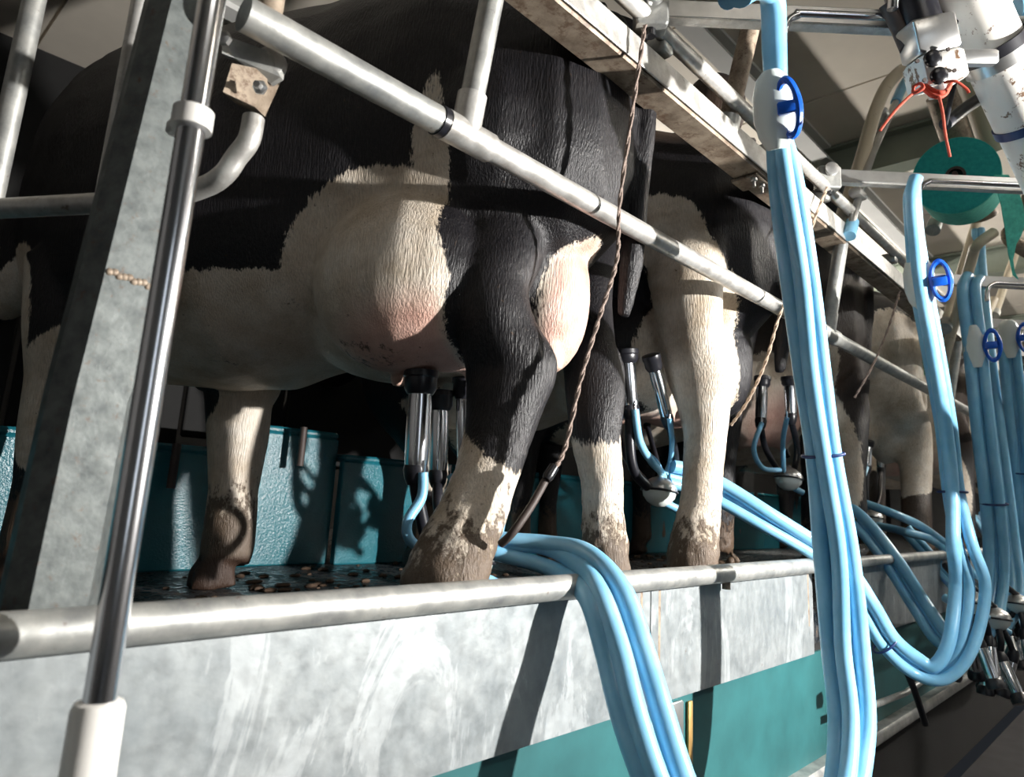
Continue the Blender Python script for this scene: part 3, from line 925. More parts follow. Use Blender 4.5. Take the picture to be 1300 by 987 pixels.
# small blue-capped hook and rail end at the foot of the picture
t = thing('pit_hook_rail', 'grey pit rail with a blue plug right of the tall hoses', 'rail', P(1140, 905, .9))
MB().tube([P(1085, 905, .92), P(1150, 880, .90), P(1175, 862, .88)], .012, 12).build('rail', M['galv'], t)
MB().lathe(P(1088, 880, .9), Vector((1, -.2, .1)), [(0, .02), (.05, .024), (.06, .012)]).build('blue_plug', M['blue'], t)
MB().tube([P(1150, 850, .88), P(1162, 880, .86), P(1175, 920, .85)], .013, 12, smooth=5).build('black_hose', M['rubber'], t)

# ------------------------------------------------------------------ upper right: vacuum line, pulsator box, paper roll
t = thing('vacuum_line', 'thick spattered white pipe in the top right corner', 'pipe', P(1300, 170, .45))
va, vb = D(1215, -40, 1.75), D(1325, 205, 1.9)
dv = (vb-va).normalized()
MB().tube([va, va+(vb-va)*.80], .072, 36).build('pipe', M['pvc'], t)
MB().tube([va+(vb-va)*.76, va+(vb-va)*.8], .077, 36).build('blue_coupling', M['navy'], t)
MB().tube([va+(vb-va)*.8, vb+dv*2], .070, 36).build('pipe', M['pvc'], t)
q_ = va+(vb-va)*.44
MB().ring_tube(q_-dv*.018, q_+dv*.018, .0725, .079, 36).build('pipe_band', M['steel'], t)
q2 = va+(vb-va)*.39
MB().ring_tube(q2-dv*.014, q2+dv*.014, .0725, .082, 36).build('pipe_band', M['rubber'], t)
MB().box(D(1228, 74, 1.72), (.14, .03, .035), (RT, FW, UP), .005).build('band_tail', M['steel'], t)

t = thing('pulsator_box', 'small white and steel pulsator box with two black round ports', 'pulsator', D(1185, 105, 1.66))
pu = (D(1172, 30, 1.7)-D(1190, 110, 1.7)).normalized()
pr = (D(1212, 60, 1.7)-D(1160, 75, 1.7)).normalized()
pr = (pr-pu*pr.dot(pu)).normalized()
pf = pu.cross(pr)
if pf.dot(FW) > 0: pf = -pf
MB().box(D(1187, 92, 1.7), (.105, .09, .072), (pr, pf, pu), .008).build('valve_body', M['pvc'], t)
MB().box(D(1178, 50, 1.7), (.105, .08, .085), (pr, pf, pu), .006).build('steel_cover', M['steel'], t)
for (px_, py_) in ((1183, 75), (1191, 97)):
    MB().lathe(D(px_, py_, 1.655), pf, [(0, .020), (.008, .020), (.011, .017), (.013, .006)], 28).build('port', M['black'], t)
for (px_, py_) in ((1164, 78), (1203, 63), (1173, 102), (1211, 90)):
    MB().lathe(D(px_, py_, 1.652), pf, [(0, .005), (.004, .005)], 8).build('screw', M['brown'], t)
MB().tube([D(1187, 104, 1.7), D(1192, 122, 1.7)], .022, 18).build('outlet', M['steel'], t)
MB().tube([D(1150, -20, 1.78), D(1168, 40, 1.76)], .055, 20).build('dark_sleeve', M['rubber'], t)
MB().tube([D(1125, 5, 1.75), D(1140, 35, 1.75), D(1152, 62, 1.72)], .018, 14, smooth=4).build('dark_hose', M['brown'], t)
MB().tube([D(1135, -10, 1.70), D(1133, 12, 1.7)], .013, 14).build('nozzle', M['chrome'], t)

t = thing('red_twine', 'knotted red twine tied under the pulsator box', 'twine', D(1205, 200, 1.66))
kn = D(1196, 118, 1.64)
def tw(pts, r_=.0055):
    MB().tube([D(*q) for q in pts], r_*.62, 8, smooth=6).build('strand', M['red'], t)
tw([(1172, 112, 1.66), (1185, 122, 1.64), (1198, 121, 1.64), (1206, 108, 1.66)], .009)
tw([(1174, 108, 1.67), (1188, 116, 1.64), (1200, 116, 1.64), (1208, 104, 1.67)], .008)
tw([(1172, 110, 1.66), (1155, 122, 1.64), (1135, 142, 1.63), (1117, 166, 1.62)])
tw([(1192, 122, 1.63), (1197, 145, 1.64), (1200, 170, 1.66), (1206, 199, 1.68)])
tw([(1198, 105, 1.63), (1212, 103, 1.62), (1226, 112, 1.62), (1230, 118, 1.62)], .005)
tw([(1160, 110, 1.64), (1168, 106, 1.63), (1172, 112, 1.62), (1160, 118, 1.63), (1160, 110, 1.64)], .006)

# teal paper roll, axis nearly towards the viewer and tipped
t = thing('paper_towel_roll', 'teal paper towel roll with a torn strip hanging down', 'paper roll', D(1217, 290, 2.1))
rc = D(1213, 223, 3.15)
rax = (FW+RT*.74+UP*.02).normalized()
MB().ring_tube(rc, rc+rax*.40, .040, .170, 56).build('roll', M['paper'], t)
MB().ring_tube(rc+rax*.004, rc+rax*.396, .170, .1725, 56).build('outer_wrap', M['paper_pale'], t)
MB().ring_tube(rc-rax*.006, rc+rax*.02, .030, .041, 24).build('core', M['brown'], t)
MB().tube([rc-rax*.05, rc+rax*.3], .012, 14).build('spindle', M['brown'], t)
ed = [(1262, 222), (1280, 222), (1292, 240), (1299, 262), (1301, 285), (1296, 300), (1290, 310), (1286, 330), (1288, 345), (1293, 355), (1286, 350), (1280, 322), (1276, 292), (1271, 262), (1265, 240)]
MB().prism([D(x_, y_, 3.05+.0009*(y_-222)) for x_, y_ in ed], FW*.004).build('torn_strip', M['paper_pale'], t, False)

# tan pipework and black hoses behind, far right
def pipe_thing(name, label, cat, runs, group=None):
    t_ = thing(name, label, cat, D(*runs[0][0][0]), group)
    for pts, r_, mat, nm in runs:
        MB().tube([D(*q) for q in pts], r_, 16, smooth=6).build(nm, mat, t_)
    return t_
pipe_thing('pipework', 'tan pipe with a blue elbow at the top right edge', 'pipe',
           [([(1268, -30, 2.0), (1285, 40, 2.05), (1305, 120, 2.1)], .022, M['tan'], 'pipe'), ([(1286, 35, 1.98), (1330, 18, 1.95)], .026, M['tan'], 'branch'), ([(1292, 10, 1.96), (1320, 2, 1.95)], .03, M['hose'], 'blue_elbow')])
pipe_thing('black_hose', 'black hose tangled behind the pulsator box', 'hose',
           [([(1213, 100, 1.9), (1206, 130, 1.88), (1199, 160, 1.85)], .007, M['rubber'], 'hose'), ([(1255, 118, 1.95), (1225, 138, 1.92), (1200, 158, 1.88)], .017, M['rubber'], 'sleeve')])
pipe_thing('support_pipe', 'dirty vertical pipe behind the black hose above the paper roll', 'pipe',
           [([(1195, 120, 3.5), (1222, 200, 3.6), (1248, 275, 3.7)], .07, M['galv_dirty'], 'pipe'), ([(1228, 90, 3.5), (1262, 190, 3.6)], .06, M['tan'], 'pipe')])
pipe_thing('cream_pipe', 'cream curved pipe behind and below the paper roll', 'pipe',
           [([(1262, 295, 3.5), (1240, 312, 3.5), (1232, 335, 3.6), (1195, 470, 3.9)], .026, M['tan'], 'pipe')])
pipe_thing('grimy_hose', 'grimy black hose right of the paper roll', 'hose',
           [([(1310, 240, 3.5), (1298, 280, 3.5), (1280, 300, 3.5), (1306, 320, 3.5)], .036, M['galv_dirty'], 'hose')])
# green drum seen between the hoses
t = thing('green_drum', 'green plastic drum half hidden behind the second hoses', 'drum', P(1163, 478, 1.9))
gc = P(1160, 458, 1.25)
MB().lathe(gc-Vector((0, 0, .16)), (0, 0, 1), [(0, .15), (.03, .19), (.12, .205), (.22, .20), (.28, .17), (.30, .05)], 32).build('drum_body', M['green'], t)
MB().lathe(gc+Vector((0, 0, .13)), (0, 0, 1), [(0, .06), (.04, .06)], 20).build('cap', M['black'], t)

# ------------------------------------------------------------------ cows
def loft_body(mb, secs, seg=28):
    """secs: x, centre y, z bottom, z top, half width, height of the widest point (0..1)"""
    vs = []
    for (x, yc, zb, zt, w_, hh_) in secs:
        zc = zb+(zt-zb)*hh_
        for k_ in range(seg):
            a = 2*math.pi*k_/seg
            cy, sy = math.cos(a), math.sin(a)
            y = yc+w_*math.copysign(abs(cy)**.85, cy)
            z = zc+((zt-zc) if sy > 0 else (zc-zb))*math.copysign(abs(sy)**.85, sy)
            vs.append((x, y, z))
    fs = []
    n = len(secs)
    for i in range(n-1):
        for k_ in range(seg):
            l_ = (k_+1) % seg
            fs.append((i*seg+k_, i*seg+l_, (i+1)*seg+l_, (i+1)*seg+k_))
    fs.append(tuple(range(seg))[::-1]); fs.append(tuple(range((n-1)*seg, n*seg)))
    mb.add(vs, fs)


def ellipsoid(mb, c, r_, seg=20, rings=12):
    vs, fs = [], []
    for i in range(rings+1):
        ph = math.pi*i/rings
        for k_ in range(seg):
            a = 2*math.pi*k_/seg
            s_ = max(math.sin(ph), .02)
            vs.append((c[0]+r_[0]*s_*math.cos(a), c[1]+r_[1]*s_*math.sin(a), c[2]+r_[2]*math.cos(ph)))
    for i in range(rings):
        for k_ in range(seg):
            l_ = (k_+1) % seg
            fs.append((i*seg+k_, i*seg+l_, (i+1)*seg+l_, (i+1)*seg+k_))
    fs.append(tuple(range(seg))[::-1]); fs.append(tuple(range(rings*seg, (rings+1)*seg)))
    mb.add(vs, fs)


TRUNK = [(-.37, 0, 1.24, 1.61, .07, .5), (-.32, 0, 1.08, 1.69, .20, .5), (-.22, 0, .98, 1.79, .29, .55), (-.05, 0, .90, 1.83, .335, .6), (.12, 0, .82, 1.91, .35, .65),
         (.30, 0, .78, 1.90, .36, .6), (.50, 0, .71, 1.87, .40, .5), (.75, 0, .645, 1.86, .44, .45), (1.0, 0, .64, 1.86, .43, .45), (1.25, 0, .66, 1.89, .37, .45),
         (1.45, 0, .68, 1.92, .31, .45), (1.65, 0, .80, 1.88, .23, .5), (1.8, 0, .95, 1.78, .17, .5)]


def hind_leg(mb, w2l, pts, toe, side=1):
    """pts: world points with two half-axes, from the thigh to the coronet"""
    q = [w2l(p_) for p_, _, _ in pts]
    ra = [a for _, a, _ in pts]; rb = [b_ for _, _, b_ in pts]
    mb.tube(q, ra, 20, smooth=4, up=(1, 0, 0), rb=rb)
    hoof(mb, q[-1], toe)
    return q


def hoof(mb, c, toe=(1, 0)):
    """two claws pointing towards toe (local x, y)"""
    d = Vector((toe[0], toe[1], 0)).normalized(); s_ = Vector((-d.y, d.x, 0))
    c = Vector((c.x, c.y, 0))
    for sg in (-1, 1):
        o_ = c+s_*(.031*sg)
        rows_ = [(.0, .030, .078, .040), (.045, .032, .072, .040), (.085, .020, .055, .036), (.12, .005, .042, .033)]
        mb.tube([o_+Vector((0, 0, z))+d*off for z, off, _, _ in rows_], [a for _, _, a, _ in rows_], 16, up=d, rb=[b_ for *_, b_ in rows_])
    for sg in (-1, 1):        # dew claws
        ellipsoid(mb, c+s_*(.035*sg)-d*.055+Vector((0, 0, .13)), (.022, .018, .026), 10, 6)


def cow(name, label, O, yaw, legs, front, patches, voxel, udder=None, tail=None, extra=None, seed=0, hip_scale=1.0, group=None):
    O = Vector(O)
    ca, sa = math.cos(yaw), math.sin(yaw)

    def w2l(p_):
        d = Vector(p_)-O
        return Vector((d.x*ca+d.y*sa, -d.x*sa+d.y*ca, d.z))
    mb = MB()
    loft_body(mb, TRUNK)
    ellipsoid(mb, (.0, .0, 1.32), (.31, .36, .34))
    # spine, pins and hooks
    ellipsoid(mb, (.14, .28, 1.83), (.10, .065, .06)); ellipsoid(mb, (.14, -.28, 1.83), (.10, .065, .06))
    ellipsoid(mb, (-.31, .15, 1.58), (.07, .06, .07)); ellipsoid(mb, (-.31, -.15, 1.58), (.07, .06, .07))
    mb.tube([(-.27, 0, 1.75), (0, 0, 1.86), (.5, 0, 1.88), (1.0, 0, 1.87), (1.4, 0, 1.91), (1.7, 0, 1.85)], [.05, .05, .06, .07, .07, .05], 14)
    # head and neck, lowered beyond the breast panel
    mb.tube([(1.55, 0, 1.34), (1.8, 0, 1.24), (2.0, 0, 1.08), (2.12, 0, 1.02)], [.30, .22, .17, .14], 20, up=(0, 0, 1), rb=[.19, .14, .11, .11], smooth=3)
    mb.tube([(2.06, 0, 1.08), (2.16, 0, 1.0), (2.26, 0, .88), (2.36, 0, .76), (2.42, 0, .70)], [.12, .13, .10, .075, .065], 20, up=(1, 0, 0), rb=[.10, .115, .085, .07, .065], smooth=3)
    for sg in (-1, 1):
        mb.tube([(2.08, sg*.08, 1.08), (2.05, sg*.2, 1.08), (2.04, sg*.28, 1.05)], [.03, .05, .012], 12, up=(0, 0, 1), rb=[.02, .02, .008], smooth=3)
    # legs
    for (pts, toe) in legs:
        hind_leg(mb, w2l, pts, toe)
    for (sh, el, kn_, ft, ct, toe, sc_) in front:
        mb.tube([sh, el, ((Vector(el)+Vector(kn_))/2), kn_, (Vector(kn_)+Vector(ft))/2, ft, ct], [.17*sc_, .12*sc_, .085*sc_, .072*sc_, .056*sc_, .062*sc_, .058*sc_], 20, smooth=4, up=(1, 0, 0),
                rb=[.09*sc_, .085*sc_, .07*sc_, .068*sc_, .055*sc_, .06*sc_, .055*sc_])
        hoof(mb, Vector(ct), toe)
    if udder is None:
        udder = [((.32, .0, .86), (.30, .29, .20)), ((.20, .20, .90), (.26, .20, .25)), ((.10, .14, .83), (.17, .15, .17)), ((.12, -.14, .84), (.20, .15, .18)), ((-.14, 0, .90), (.12, .13, .22))]
    for c_, r_ in udder:
        ellipsoid(mb, c_, r_)
    for (x_, y_) in ((.24, .12), (.24, -.12), (.03, .10), (.03, -.10)):
        mb.tube([(x_, y_, .72), (x_, y_, .63)], [.028, .018], 12)
    # tail
    tl = tail or [(-.28, 0, 1.72), (-.36, -.01, 1.68), (-.40, -.02, 1.5), (-.385, -.04, 1.25), (-.36, -.05, 1.0), (-.34, -.06, .85)]
    mb.tube(tl, [.045, .038, .032, .028, .032, .02][:len(tl)], 12, smooth=5)
    if extra: extra(mb, w2l)
    me = bpy.data.meshes.new(name)
    me.from_pydata([tuple(v) for v in mb.v], [], mb.f)
    tmp = bpy.data.objects.new('tmp', me)
    COL.objects.link(tmp)
    import bmesh
    bm = bmesh.new(); bm.from_mesh(me); bmesh.ops.recalc_face_normals(bm, faces=bm.faces); bm.to_mesh(me); bm.free()
    md = tmp.modifiers.new('r', 'REMESH'); md.mode = 'VOXEL'; md.voxel_size = voxel; md.use_smooth_shade = True
    sm = tmp.modifiers.new('s', 'SMOOTH'); sm.factor = .6; sm.iterations = max(3, int(.055/voxel))
    dg = bpy.context.evaluated_depsgraph_get()
    me2 = bpy.data.meshes.new_from_object(tmp.evaluated_get(dg))
    bpy.data.objects.remove(tmp)
    me2.name = name
    me2.materials.clear(); me2.materials.append(M['hide'])
    for p_ in me2.polygons: p_.use_smooth = True
    n = len(me2.vertices)
    co = np.empty(n*3); me2.vertices.foreach_get('co', co); co = co.reshape(-1, 3)
    # lumpy surface: folds of skin and muscle, clots of mud on the shanks
    if voxel < .018:
        from mathutils import noise as mn
        nr = np.empty(n*3); me2.vertices.foreach_get('normal', nr); nr = nr.reshape(-1, 3)
        d1 = np.zeros(n)
        for q in range(n):
            v_ = co[q]
            a_ = mn.noise(Vector((v_[0]*7, v_[1]*7, v_[2]*4)))*.006
            if v_[2] < .6 and abs(v_[0]) < .7:
                k2 = min(1, (.6-v_[2])/.35)
                a_ += k2*(.0045*mn.noise(Vector(v_)*38)+.004*max(0, mn.noise(Vector(v_)*17)))
            d1[q] = a_
        co = co+nr*d1[:, None]
        me2.vertices.foreach_set('co', co.ravel()); me2.update()
    val = np.full(n, -.3)
    brown = np.zeros(n); pink = np.zeros(n); mud_ = np.zeros(n)
    rs = np.random.RandomState(seed)
    for op, c_, r_ in patches:
        c_ = np.array(c_); r_ = np.array(r_, float)
        dd = np.sqrt((((co-c_)/r_)**2).sum(1))
        s_ = (1-dd)*r_.min()
        if op == 'w': val = np.maximum(val, s_)
        elif op == 'b': val = np.minimum(val, -s_)
        elif op == 'n': brown = np.maximum(brown, np.clip((1-dd)*2, 0, 1))
        elif op == 'p': pink = np.maximum(pink, np.clip((1-dd)*2.2, 0, 1))
        elif op == 'm': mud_ = np.maximum(mud_, np.clip((1-dd)*1.5, 0, 1)*r_[0]/r_[0]*.5)
    pink *= np.clip(val*40, 0, .8)
    legm = np.clip((.62-co[:, 2])/.5, 0, 1)*.80
    legm[np.abs(co[:, 2]) > .62] = 0
    mud_ = np.maximum(mud_, legm)
    hf = np.clip((.115-co[:, 2])/.02, 0, 1)
    for nm, arr in (('white', val), ('brown', brown), ('pink', pink), ('mud', mud_), ('hoof', hf)):
        a = me2.attributes.new(nm, 'FLOAT', 'POINT')
        a.data.foreach_set('value', arr.astype(np.float32))
    o = bpy.data.objects.new(name, me2)
    o.location = O; o.rotation_euler = (0, 0, yaw)
    COL.objects.link(o)
    tag(o, label, 'cow', group)
    return o


def std_front(f1=(1.42, .19), f2=(1.40, -.19), s1=1.15):
    out = []
    for (fx, fy), sg in ((f1, 1), (f2, -1)):
        out.append(((1.42, .20*sg, 1.05), (1.40, .21*sg, .80), (1.0*fx, fy, .47), (fx, fy, .16), (fx, fy, .10), (1, 0), s1))
    return out


YAW = math.atan2(.906, -.42)
O1 = Vector((1.35, 1.36, FLOOR))
near1 = [(P(650, 215, 1.34), .21, .12), (P(632, 300, 1.27), .150, .11), (P(622, 375, 1.22), .102, .09), (P(634, 428, 1.19), .100, .08), (P(648, 470, 1.17), .120, .078), (P(642, 505, 1.165), .102, .074), (P(632, 550, 1.16), .083, .066),
         (P(616, 602, 1.15), .074, .06), (P(602, 645, 1.145), .078, .06), (P(577, 700, 1.14), .086, .07), (P(562, 745, 1.13), .094, .072), (P(556, 775, 1.13), .080, .066)]
far1 = [(P(735, 215, 1.62), .18, .12), (P(735, 300, 1.5), .15, .1), (P(738, 390, 1.36), .10, .08), (P(748, 445, 1.28), .086, .07), (P(756, 495, 1.24), .088, .066), (P(756, 555, 1.22), .070, .058), (P(763, 605, 1.21), .062, .055), (P(765, 650, 1.21), .059, .055),
        (P(768, 695, 1.20), .066, .06), (P(771, 735, 1.19), .066, .058)]
patch1 = [
    ('w', (.6, .25, .55), (.95, .6, .36)),      # belly and udder
    ('w', (.24, .28, .80), (.28, .4, .38)),
    ('w', (1.72, .1, .78), (.32, .5, .34)),
    ('b', (-.2, .25, 1.16), (.27, .40, .50)),
    ('b', (-.2, .25, .74), (.235, .40, .34)),
    ('b', (-.1, .25, 1.75), (.5, .6, .35)),
    ('w', (.095, .33, 1.17), (.05, .2, .22)),
    ('w', (.10, .32, .13), (.34, .28, .38)),
    ('w', (.07, .22, .56), (.07, .2, .15)),
    ('w', (-.24, -.22, .18), (.26, .20, .36)),
    ('w', (1.08, -.2, .30), (.3, .3, .5)),
    ('b', (1.16, -.16, .66), (.09, .15, .12)),
    ('w', (-.20, .02, .86), (.14, .11, .24)),
]
patch1 += [('m', (.47, .33, .80), (.16, .2, .12)), ('m', (.30, .3, .68), (.4, .3, .08)), ('m', (.75, .3, .68), (.2, .3, .06))]
patch1.append(('p', (.12, .24, .69), (.26, .25, .19)))
patch1.append(('p', (-.15, .06, .86), (.3, .2, .3)))
legs1 = [(near1, (1, .35)), (far1, (1, -.1))]


def calf1(mb, w2l):
    # point of the hock and the tendon above it, and the fold of the flank
    for p0, p1, p2, r_ in ((P(672, 350, 1.2), P(690, 420, 1.19), P(700, 472, 1.18), .024), (P(778, 440, 1.26), P(786, 470, 1.25), P(782, 500, 1.25), .016)):
        mb.tube([w2l(p0), w2l(p1), w2l(p2)], [r_, r_*1.2, r_*1.6], 12, smooth=4)


def fix_front():
    fr = std_front()
    # far foreleg set a little back, as seen right of the big post
    k = w2l1
    a = k(P(304, 470, 2.45)); b_ = k(P(302, 560, 2.42)); c_ = k(P(290, 690, 2.38)); d_ = k(P(284, 720, 2.37))
    fr[1] = ((1.28, -.2, 1.0), (a.x, a.y, a.z), (b_.x, b_.y, b_.z), (c_.x, c_.y, c_.z), (d_.x, d_.y, max(d_.z, .08)), (.6, .8), 1.45)
    return fr


def w2l1(p_):
    d = Vector(p_)-O1
    ca, sa = math.cos(YAW), math.sin(YAW)
    return Vector((d.x*ca+d.y*sa, -d.x*sa+d.y*ca, d.z))


cow('dairy_cow', 'nearest black and white cow with a pale udder and black-over-white hind leg', O1, YAW, legs1, fix_front(), patch1, .0105, extra=calf1, seed=1, group='cows along the milking platform')

O2 = Vector((2.42, 1.38, FLOOR))
near2 = [(P(880, 225, 1.36), .22, .12), (P(872, 300, 1.27), .17, .11), (P(872, 370, 1.21), .128, .09), (P(878, 430, 1.19), .112, .08), (P(889, 480, 1.18), .120, .076), (P(893, 515, 1.175), .094, .07), (P(895, 555, 1.17), .076, .064),
         (P(891, 600, 1.16), .067, .058), (P(888, 640, 1.155), .066, .058), (P(880, 695, 1.15), .080, .066), (P(877, 735, 1.15), .082, .066), (P(878, 755, 1.15), .072, .06)]
far2 = [(P(955, 260, 1.66), .18, .12), (P(950, 330, 1.6), .15, .1), (P(935, 420, 1.52), .10, .08), (P(925, 500, 1.50), .08, .066), (P(918, 580, 1.48), .06, .055), (P(915, 660, 1.48), .06, .058), (P(915, 700, 1.48), .055, .05)]
patch2 = [('n', (.0, .05, 1.88), (.35, .4, .22)), ('w', (.0, .35, 1.27), (.22, .25, .21)), ('w', (-.14, .35, .70), (.21, .32, .63)), ('w', (.75, .1, .58), (.75, .5, .28)), ('w', (.2, -.05, .75), (.35, .3, .3)),
          ('b', (.17, .33, 1.12), (.15, .3, .24)), ('w', (.40, .2, .86), (.22, .35, .28)), ('b', (-.36, .2, 1.45), (.20, .4, .28)), ('b', (-.05, -.32, 1.0), (.3, .2, .6)), ('b', (1.5, .3, .4), (.3, .4, .5))]


def hump(mb, w2l, p_):
    ellipsoid(mb, w2l(p_), (.13, .10, .16))


def hock2(mb, w2l):
    hump(mb, w2l, (2.35, 1.22, 1.56))
    mb.tube([w2l(P(905, 400, 1.2)), w2l(P(920, 450, 1.18)), w2l(P(924, 486, 1.17))], [.02, .026, .034], 12, smooth=4)


PW = [('p', (.12, 0, .62), (.26, .3, .16))]
cow('dairy_cow', 'second cow, black rump and white mud-spattered hind leg', O2, R(99), [(near2, (1, .3)), (far2, (1, 0))], std_front((1.25, .04), (1.22, -.34)), patch2+PW, .013, extra=hock2, seed=2, group='cows along the milking platform')

O3 = Vector((3.62, 1.46, FLOOR))
near3 = [(P(1035, 300, 1.42), .22, .12), (P(1040, 370, 1.34), .17, .11), (P(1050, 430, 1.27), .14, .09), (P(1064, 480, 1.24), .125, .08), (P(1075, 520, 1.22), .11, .08), (P(1078, 560, 1.2), .09, .07),
         (P(1078, 610, 1.19), .076, .06), (P(1080, 650, 1.18), .076, .06), (P(1082, 690, 1.18), .08, .066)]
def shift(leg, dx, dy=0):
    return [(Vector(p_)+Vector((dx, dy, 0)), a, b_) for p_, a, b_ in leg]
far3 = shift(far2, 1.2, .06)
patch3 = [('w', (.05, .25, .60), (.40, .6, .52)), ('w', (-.12, .30, 1.0), (.14, .3, .32)), ('w', (.7, .1, .6), (.6, .5, .25)), ('n', (.0, 0, 1.2), (.5, .5, .6)), ('p', (.05, .2, .75), (.25, .3, .25))]
cow('dairy_cow', 'third cow with a pinkish white hind leg behind the tall hoses', O3, YAW-.08, [(near3, (1, .3)), (far3, (1, 0))], std_front(), patch3, .02, extra=lambda mb_, w_: hump(mb_, w_, (3.48, 1.21, 1.60)), seed=3, group='cows along the milking platform')

near4 = [(P(1115, 400, 1.48), .25, .14), (P(1118, 440, 1.38), .20, .12), (P(1128, 480, 1.32), .17, .11), (P(1142, 515, 1.27), .14, .09), (P(1156, 550, 1.24), .125, .085), (P(1162, 585, 1.22), .10, .07),
         (P(1163, 620, 1.21), .088, .065), (P(1163, 650, 1.2), .085, .065), (P(1163, 685, 1.2), .085, .066)]
O4 = Vector((4.95, 1.52, FLOOR))
patch4 = [('w', (.1, .2, .95), (1.0, .8, .5)), ('w', (-.15, .1, 1.2), (.3, .4, .5)), ('b', (.25, .32, 1.25), (.18, .25, .22)), ('n', (0, 0, .3), (.6, .6, .4))]
cow('dairy_cow', 'fourth cow, mostly cream with a brown muddy shank', O4, YAW-.1, [(near4, (1, .3)), (shift(far2, 2.5, .1), (1, 0))], std_front(), patch4, .022, seed=4, group='cows along the milking platform')
for k_, (lab, dx, pt) in enumerate((('fifth cow, dark muddy legs behind the second hanging hoses', 1.25, patch3),
                                    ('sixth cow, brown muddy legs behind the third hanging hoses', 2.5, patch4),
                                    ('seventh and most distant cow at the end of the row', 3.8, patch2))):
    cow('dairy_cow', lab, O4+Vector((dx, 0, 0)), YAW-.1, [(shift(near4, dx), (1, .3)), (shift(far2, 2.5+dx, .1), (1, 0))], std_front(), pt, .03, seed=5+k_, group='cows along the milking platform')

# ------------------------------------------------------------------ straw and clots on the mats
rnd = random.Random(4)
mb = MB()
for i in range(420):
    x_ = rnd.uniform(-.2, 4.5); y_ = rnd.uniform(1.2, 2.8)
    s_ = rnd.uniform(.006, .020)
    ellipsoid(mb, (x_, y_, FLOOR+s_*.3), (s_*rnd.uniform(.8, 2), s_*rnd.uniform(.6, 1.2), s_*.5), 7, 4)
tag(mb.build('mud_clots', M['dung']), 'small brown clots of mud and chaff scattered on the wet platform', 'mud', kind='stuff')

# ------------------------------------------------------------------ lamps
def added_fixture(label, x, y, power, L=1.2):  # unseen strip lights, added to brighten the arms, hoses and ceiling
    t_ = thing('added_strip_light', label, 'added ceiling light', (x, y, CZ-.40), 'added strip lights under the roof')
    MB().box((x, y, CZ-.34), (L, .14, .06), bev=.01).build('housing', M['white'], t_)
    MB().box((x, y, CZ-.385), (L-.04, .10, .03), bev=.01).build('diffuser', M['lamp'], t_)
    ld = bpy.data.lights.new('added_strip_lamp', 'AREA')
    ld.shape = 'RECTANGLE'; ld.size = L; ld.size_y = .1; ld.energy = power; ld.color = (1, .96, .9)
    lo = bpy.data.objects.new('added_strip_lamp', ld)
    lo.location = (x, y, CZ-.41)
    COL.objects.link(lo)
    lu = bpy.data.objects.new('added_strip_uplight', ld.copy()); lu.data.energy = power*1.6
    lu.location = (x, y, CZ-.30); lu.rotation_euler = (math.pi, 0, 0)
    COL.objects.link(lu)


added_fixture('added strip light over the pit left of the nearest cow', .2, -1.4, 5)
added_fixture('added strip light over the pit beside the near arms', 3.2, -1.6, 12)
added_fixture('added strip light over the pit halfway down the row', 6.6, -1.4, 170)
added_fixture('added strip light over the far end of the pit', 10.5, -1.4, 60)
added_fixture('added strip light over the cows at the far end', 7.2, 3.2, 120)

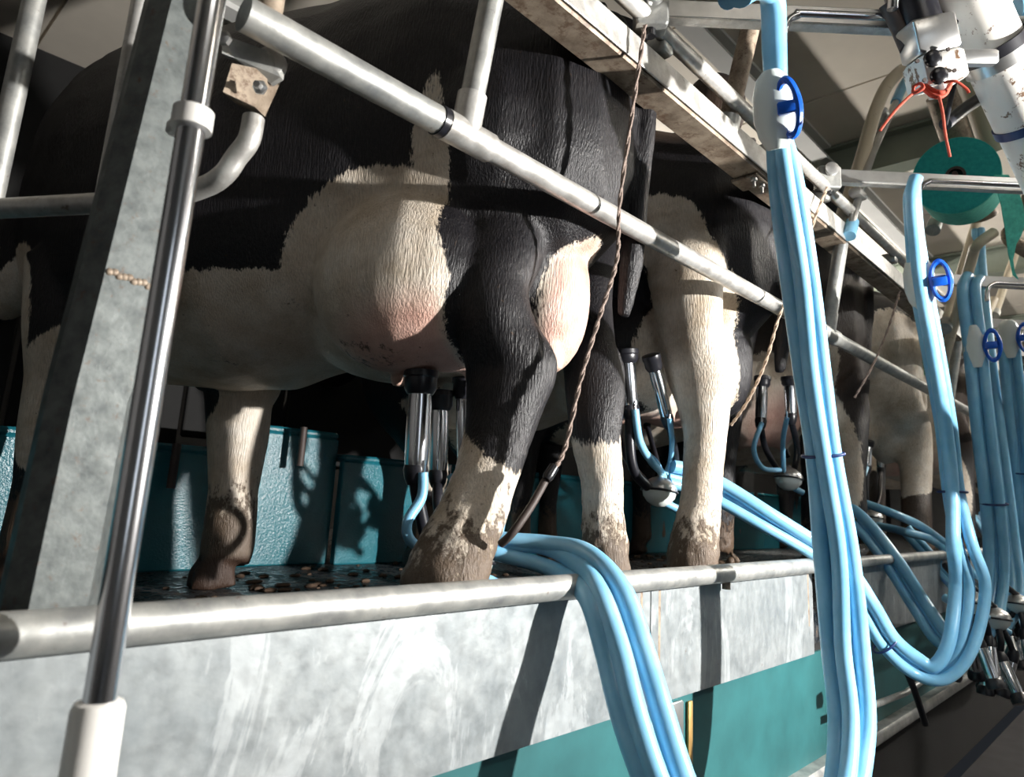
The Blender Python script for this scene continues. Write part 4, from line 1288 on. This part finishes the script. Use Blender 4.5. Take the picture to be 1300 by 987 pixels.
for i_, (x_, y_, en) in enumerate(((5.6, 4.5, 1100), (8.4, 4.5, 1100), (9.5, -2.8, 600))):  # unseen floodlights, added only to brighten the ceiling
    t = thing('added_uplight', ('added floodlight on a pole behind the cows, turned up to the roof', 'added floodlight on a pole behind the farther cows, turned up to the roof', 'added floodlight on a pole turned up to the roof at the far end of the pit')[i_], 'floodlight', (x_, y_, FLOOR if y_ > 0 else PIT))
    MB().lathe((x_, y_, 1.28), (0, 0, 1), [(0, .05), (.05, .12), (.12, .14), (.14, .14)], 24).build('lamp_head', M['black'], t)
    fl_ = FLOOR if y_ > 0 else PIT
    MB().tube([(x_, y_, fl_), (x_, y_, 1.28)], .02, 14).build('pole', M['black'], t)
    MB().lathe((x_, y_, fl_), (0, 0, 1), [(0, .25), (.02, .25), (.03, .05)], 24).build('foot', M['black'], t)
    l2 = bpy.data.lights.new('added_flood', 'SPOT'); l2.energy = en; l2.spot_size = R(145); l2.spot_blend = .6; l2.shadow_soft_size = .12; l2.color = (1, .95, .88)
    l3 = bpy.data.objects.new('added_flood', l2); l3.location = (x_, y_, 1.45)
    l3.rotation_euler = (Vector((0, -.35 if y_ > 0 else .3, 1))).to_track_quat('-Z', 'Y').to_euler()
    COL.objects.link(l3)

# work light in the pit to the right: a hard lamp
ld = bpy.data.lights.new('work_light', 'SPOT')
ld.energy = 1400; ld.shadow_soft_size = .035; ld.spot_size = R(86); ld.spot_blend = .45; ld.color = (1, .97, .93)
lo = bpy.data.objects.new('work_light', ld)
lo.location = (2.75, -1.75, .56)
d_ = Vector((.9, 1.3, .1))-lo.location
lo.rotation_euler = d_.to_track_quat('-Z', 'Y').to_euler()
COL.objects.link(lo)
t = thing('work_lamp', 'work lamp standing in the pit to the right', 'lamp', (2.75, -1.75, PIT))
dn = d_.normalized()
p0 = Vector((2.75, -1.75, .56))
MB().lathe(p0-dn*.02, -dn, [(0, .075), (.01, .08), (.07, .055), (.12, .035), (.16, .03)], 24).build('lamp_head', M['black'], t)
MB().tube([p0-dn*.06, (2.8, -1.85, .3), (2.8, -1.9, PIT)], .014, 12).build('stand', M['black'], t)
for a_ in (0, 2.1, 4.2):
    MB().tube([(2.8, -1.9, PIT+.35), (2.8+.3*math.cos(a_), -1.9+.3*math.sin(a_), PIT+.01)], .009, 8).build('tripod_leg', M['black'], t)

w = bpy.data.worlds.new('world'); SC.world = w
w.use_nodes = True
w.node_tree.nodes['Background'].inputs['Color'].default_value = (.75, .85, 1, 1)
w.node_tree.nodes['Background'].inputs['Strength'].default_value = .02

vs_ = SC.view_settings
SC.display_settings.display_device = 'sRGB'
vs_.view_transform = 'Standard'; vs_.look = 'None'; vs_.gamma = 1; vs_.use_curve_mapping = False
vs_.exposure = 0.0
SC.cycles.max_bounces = 6
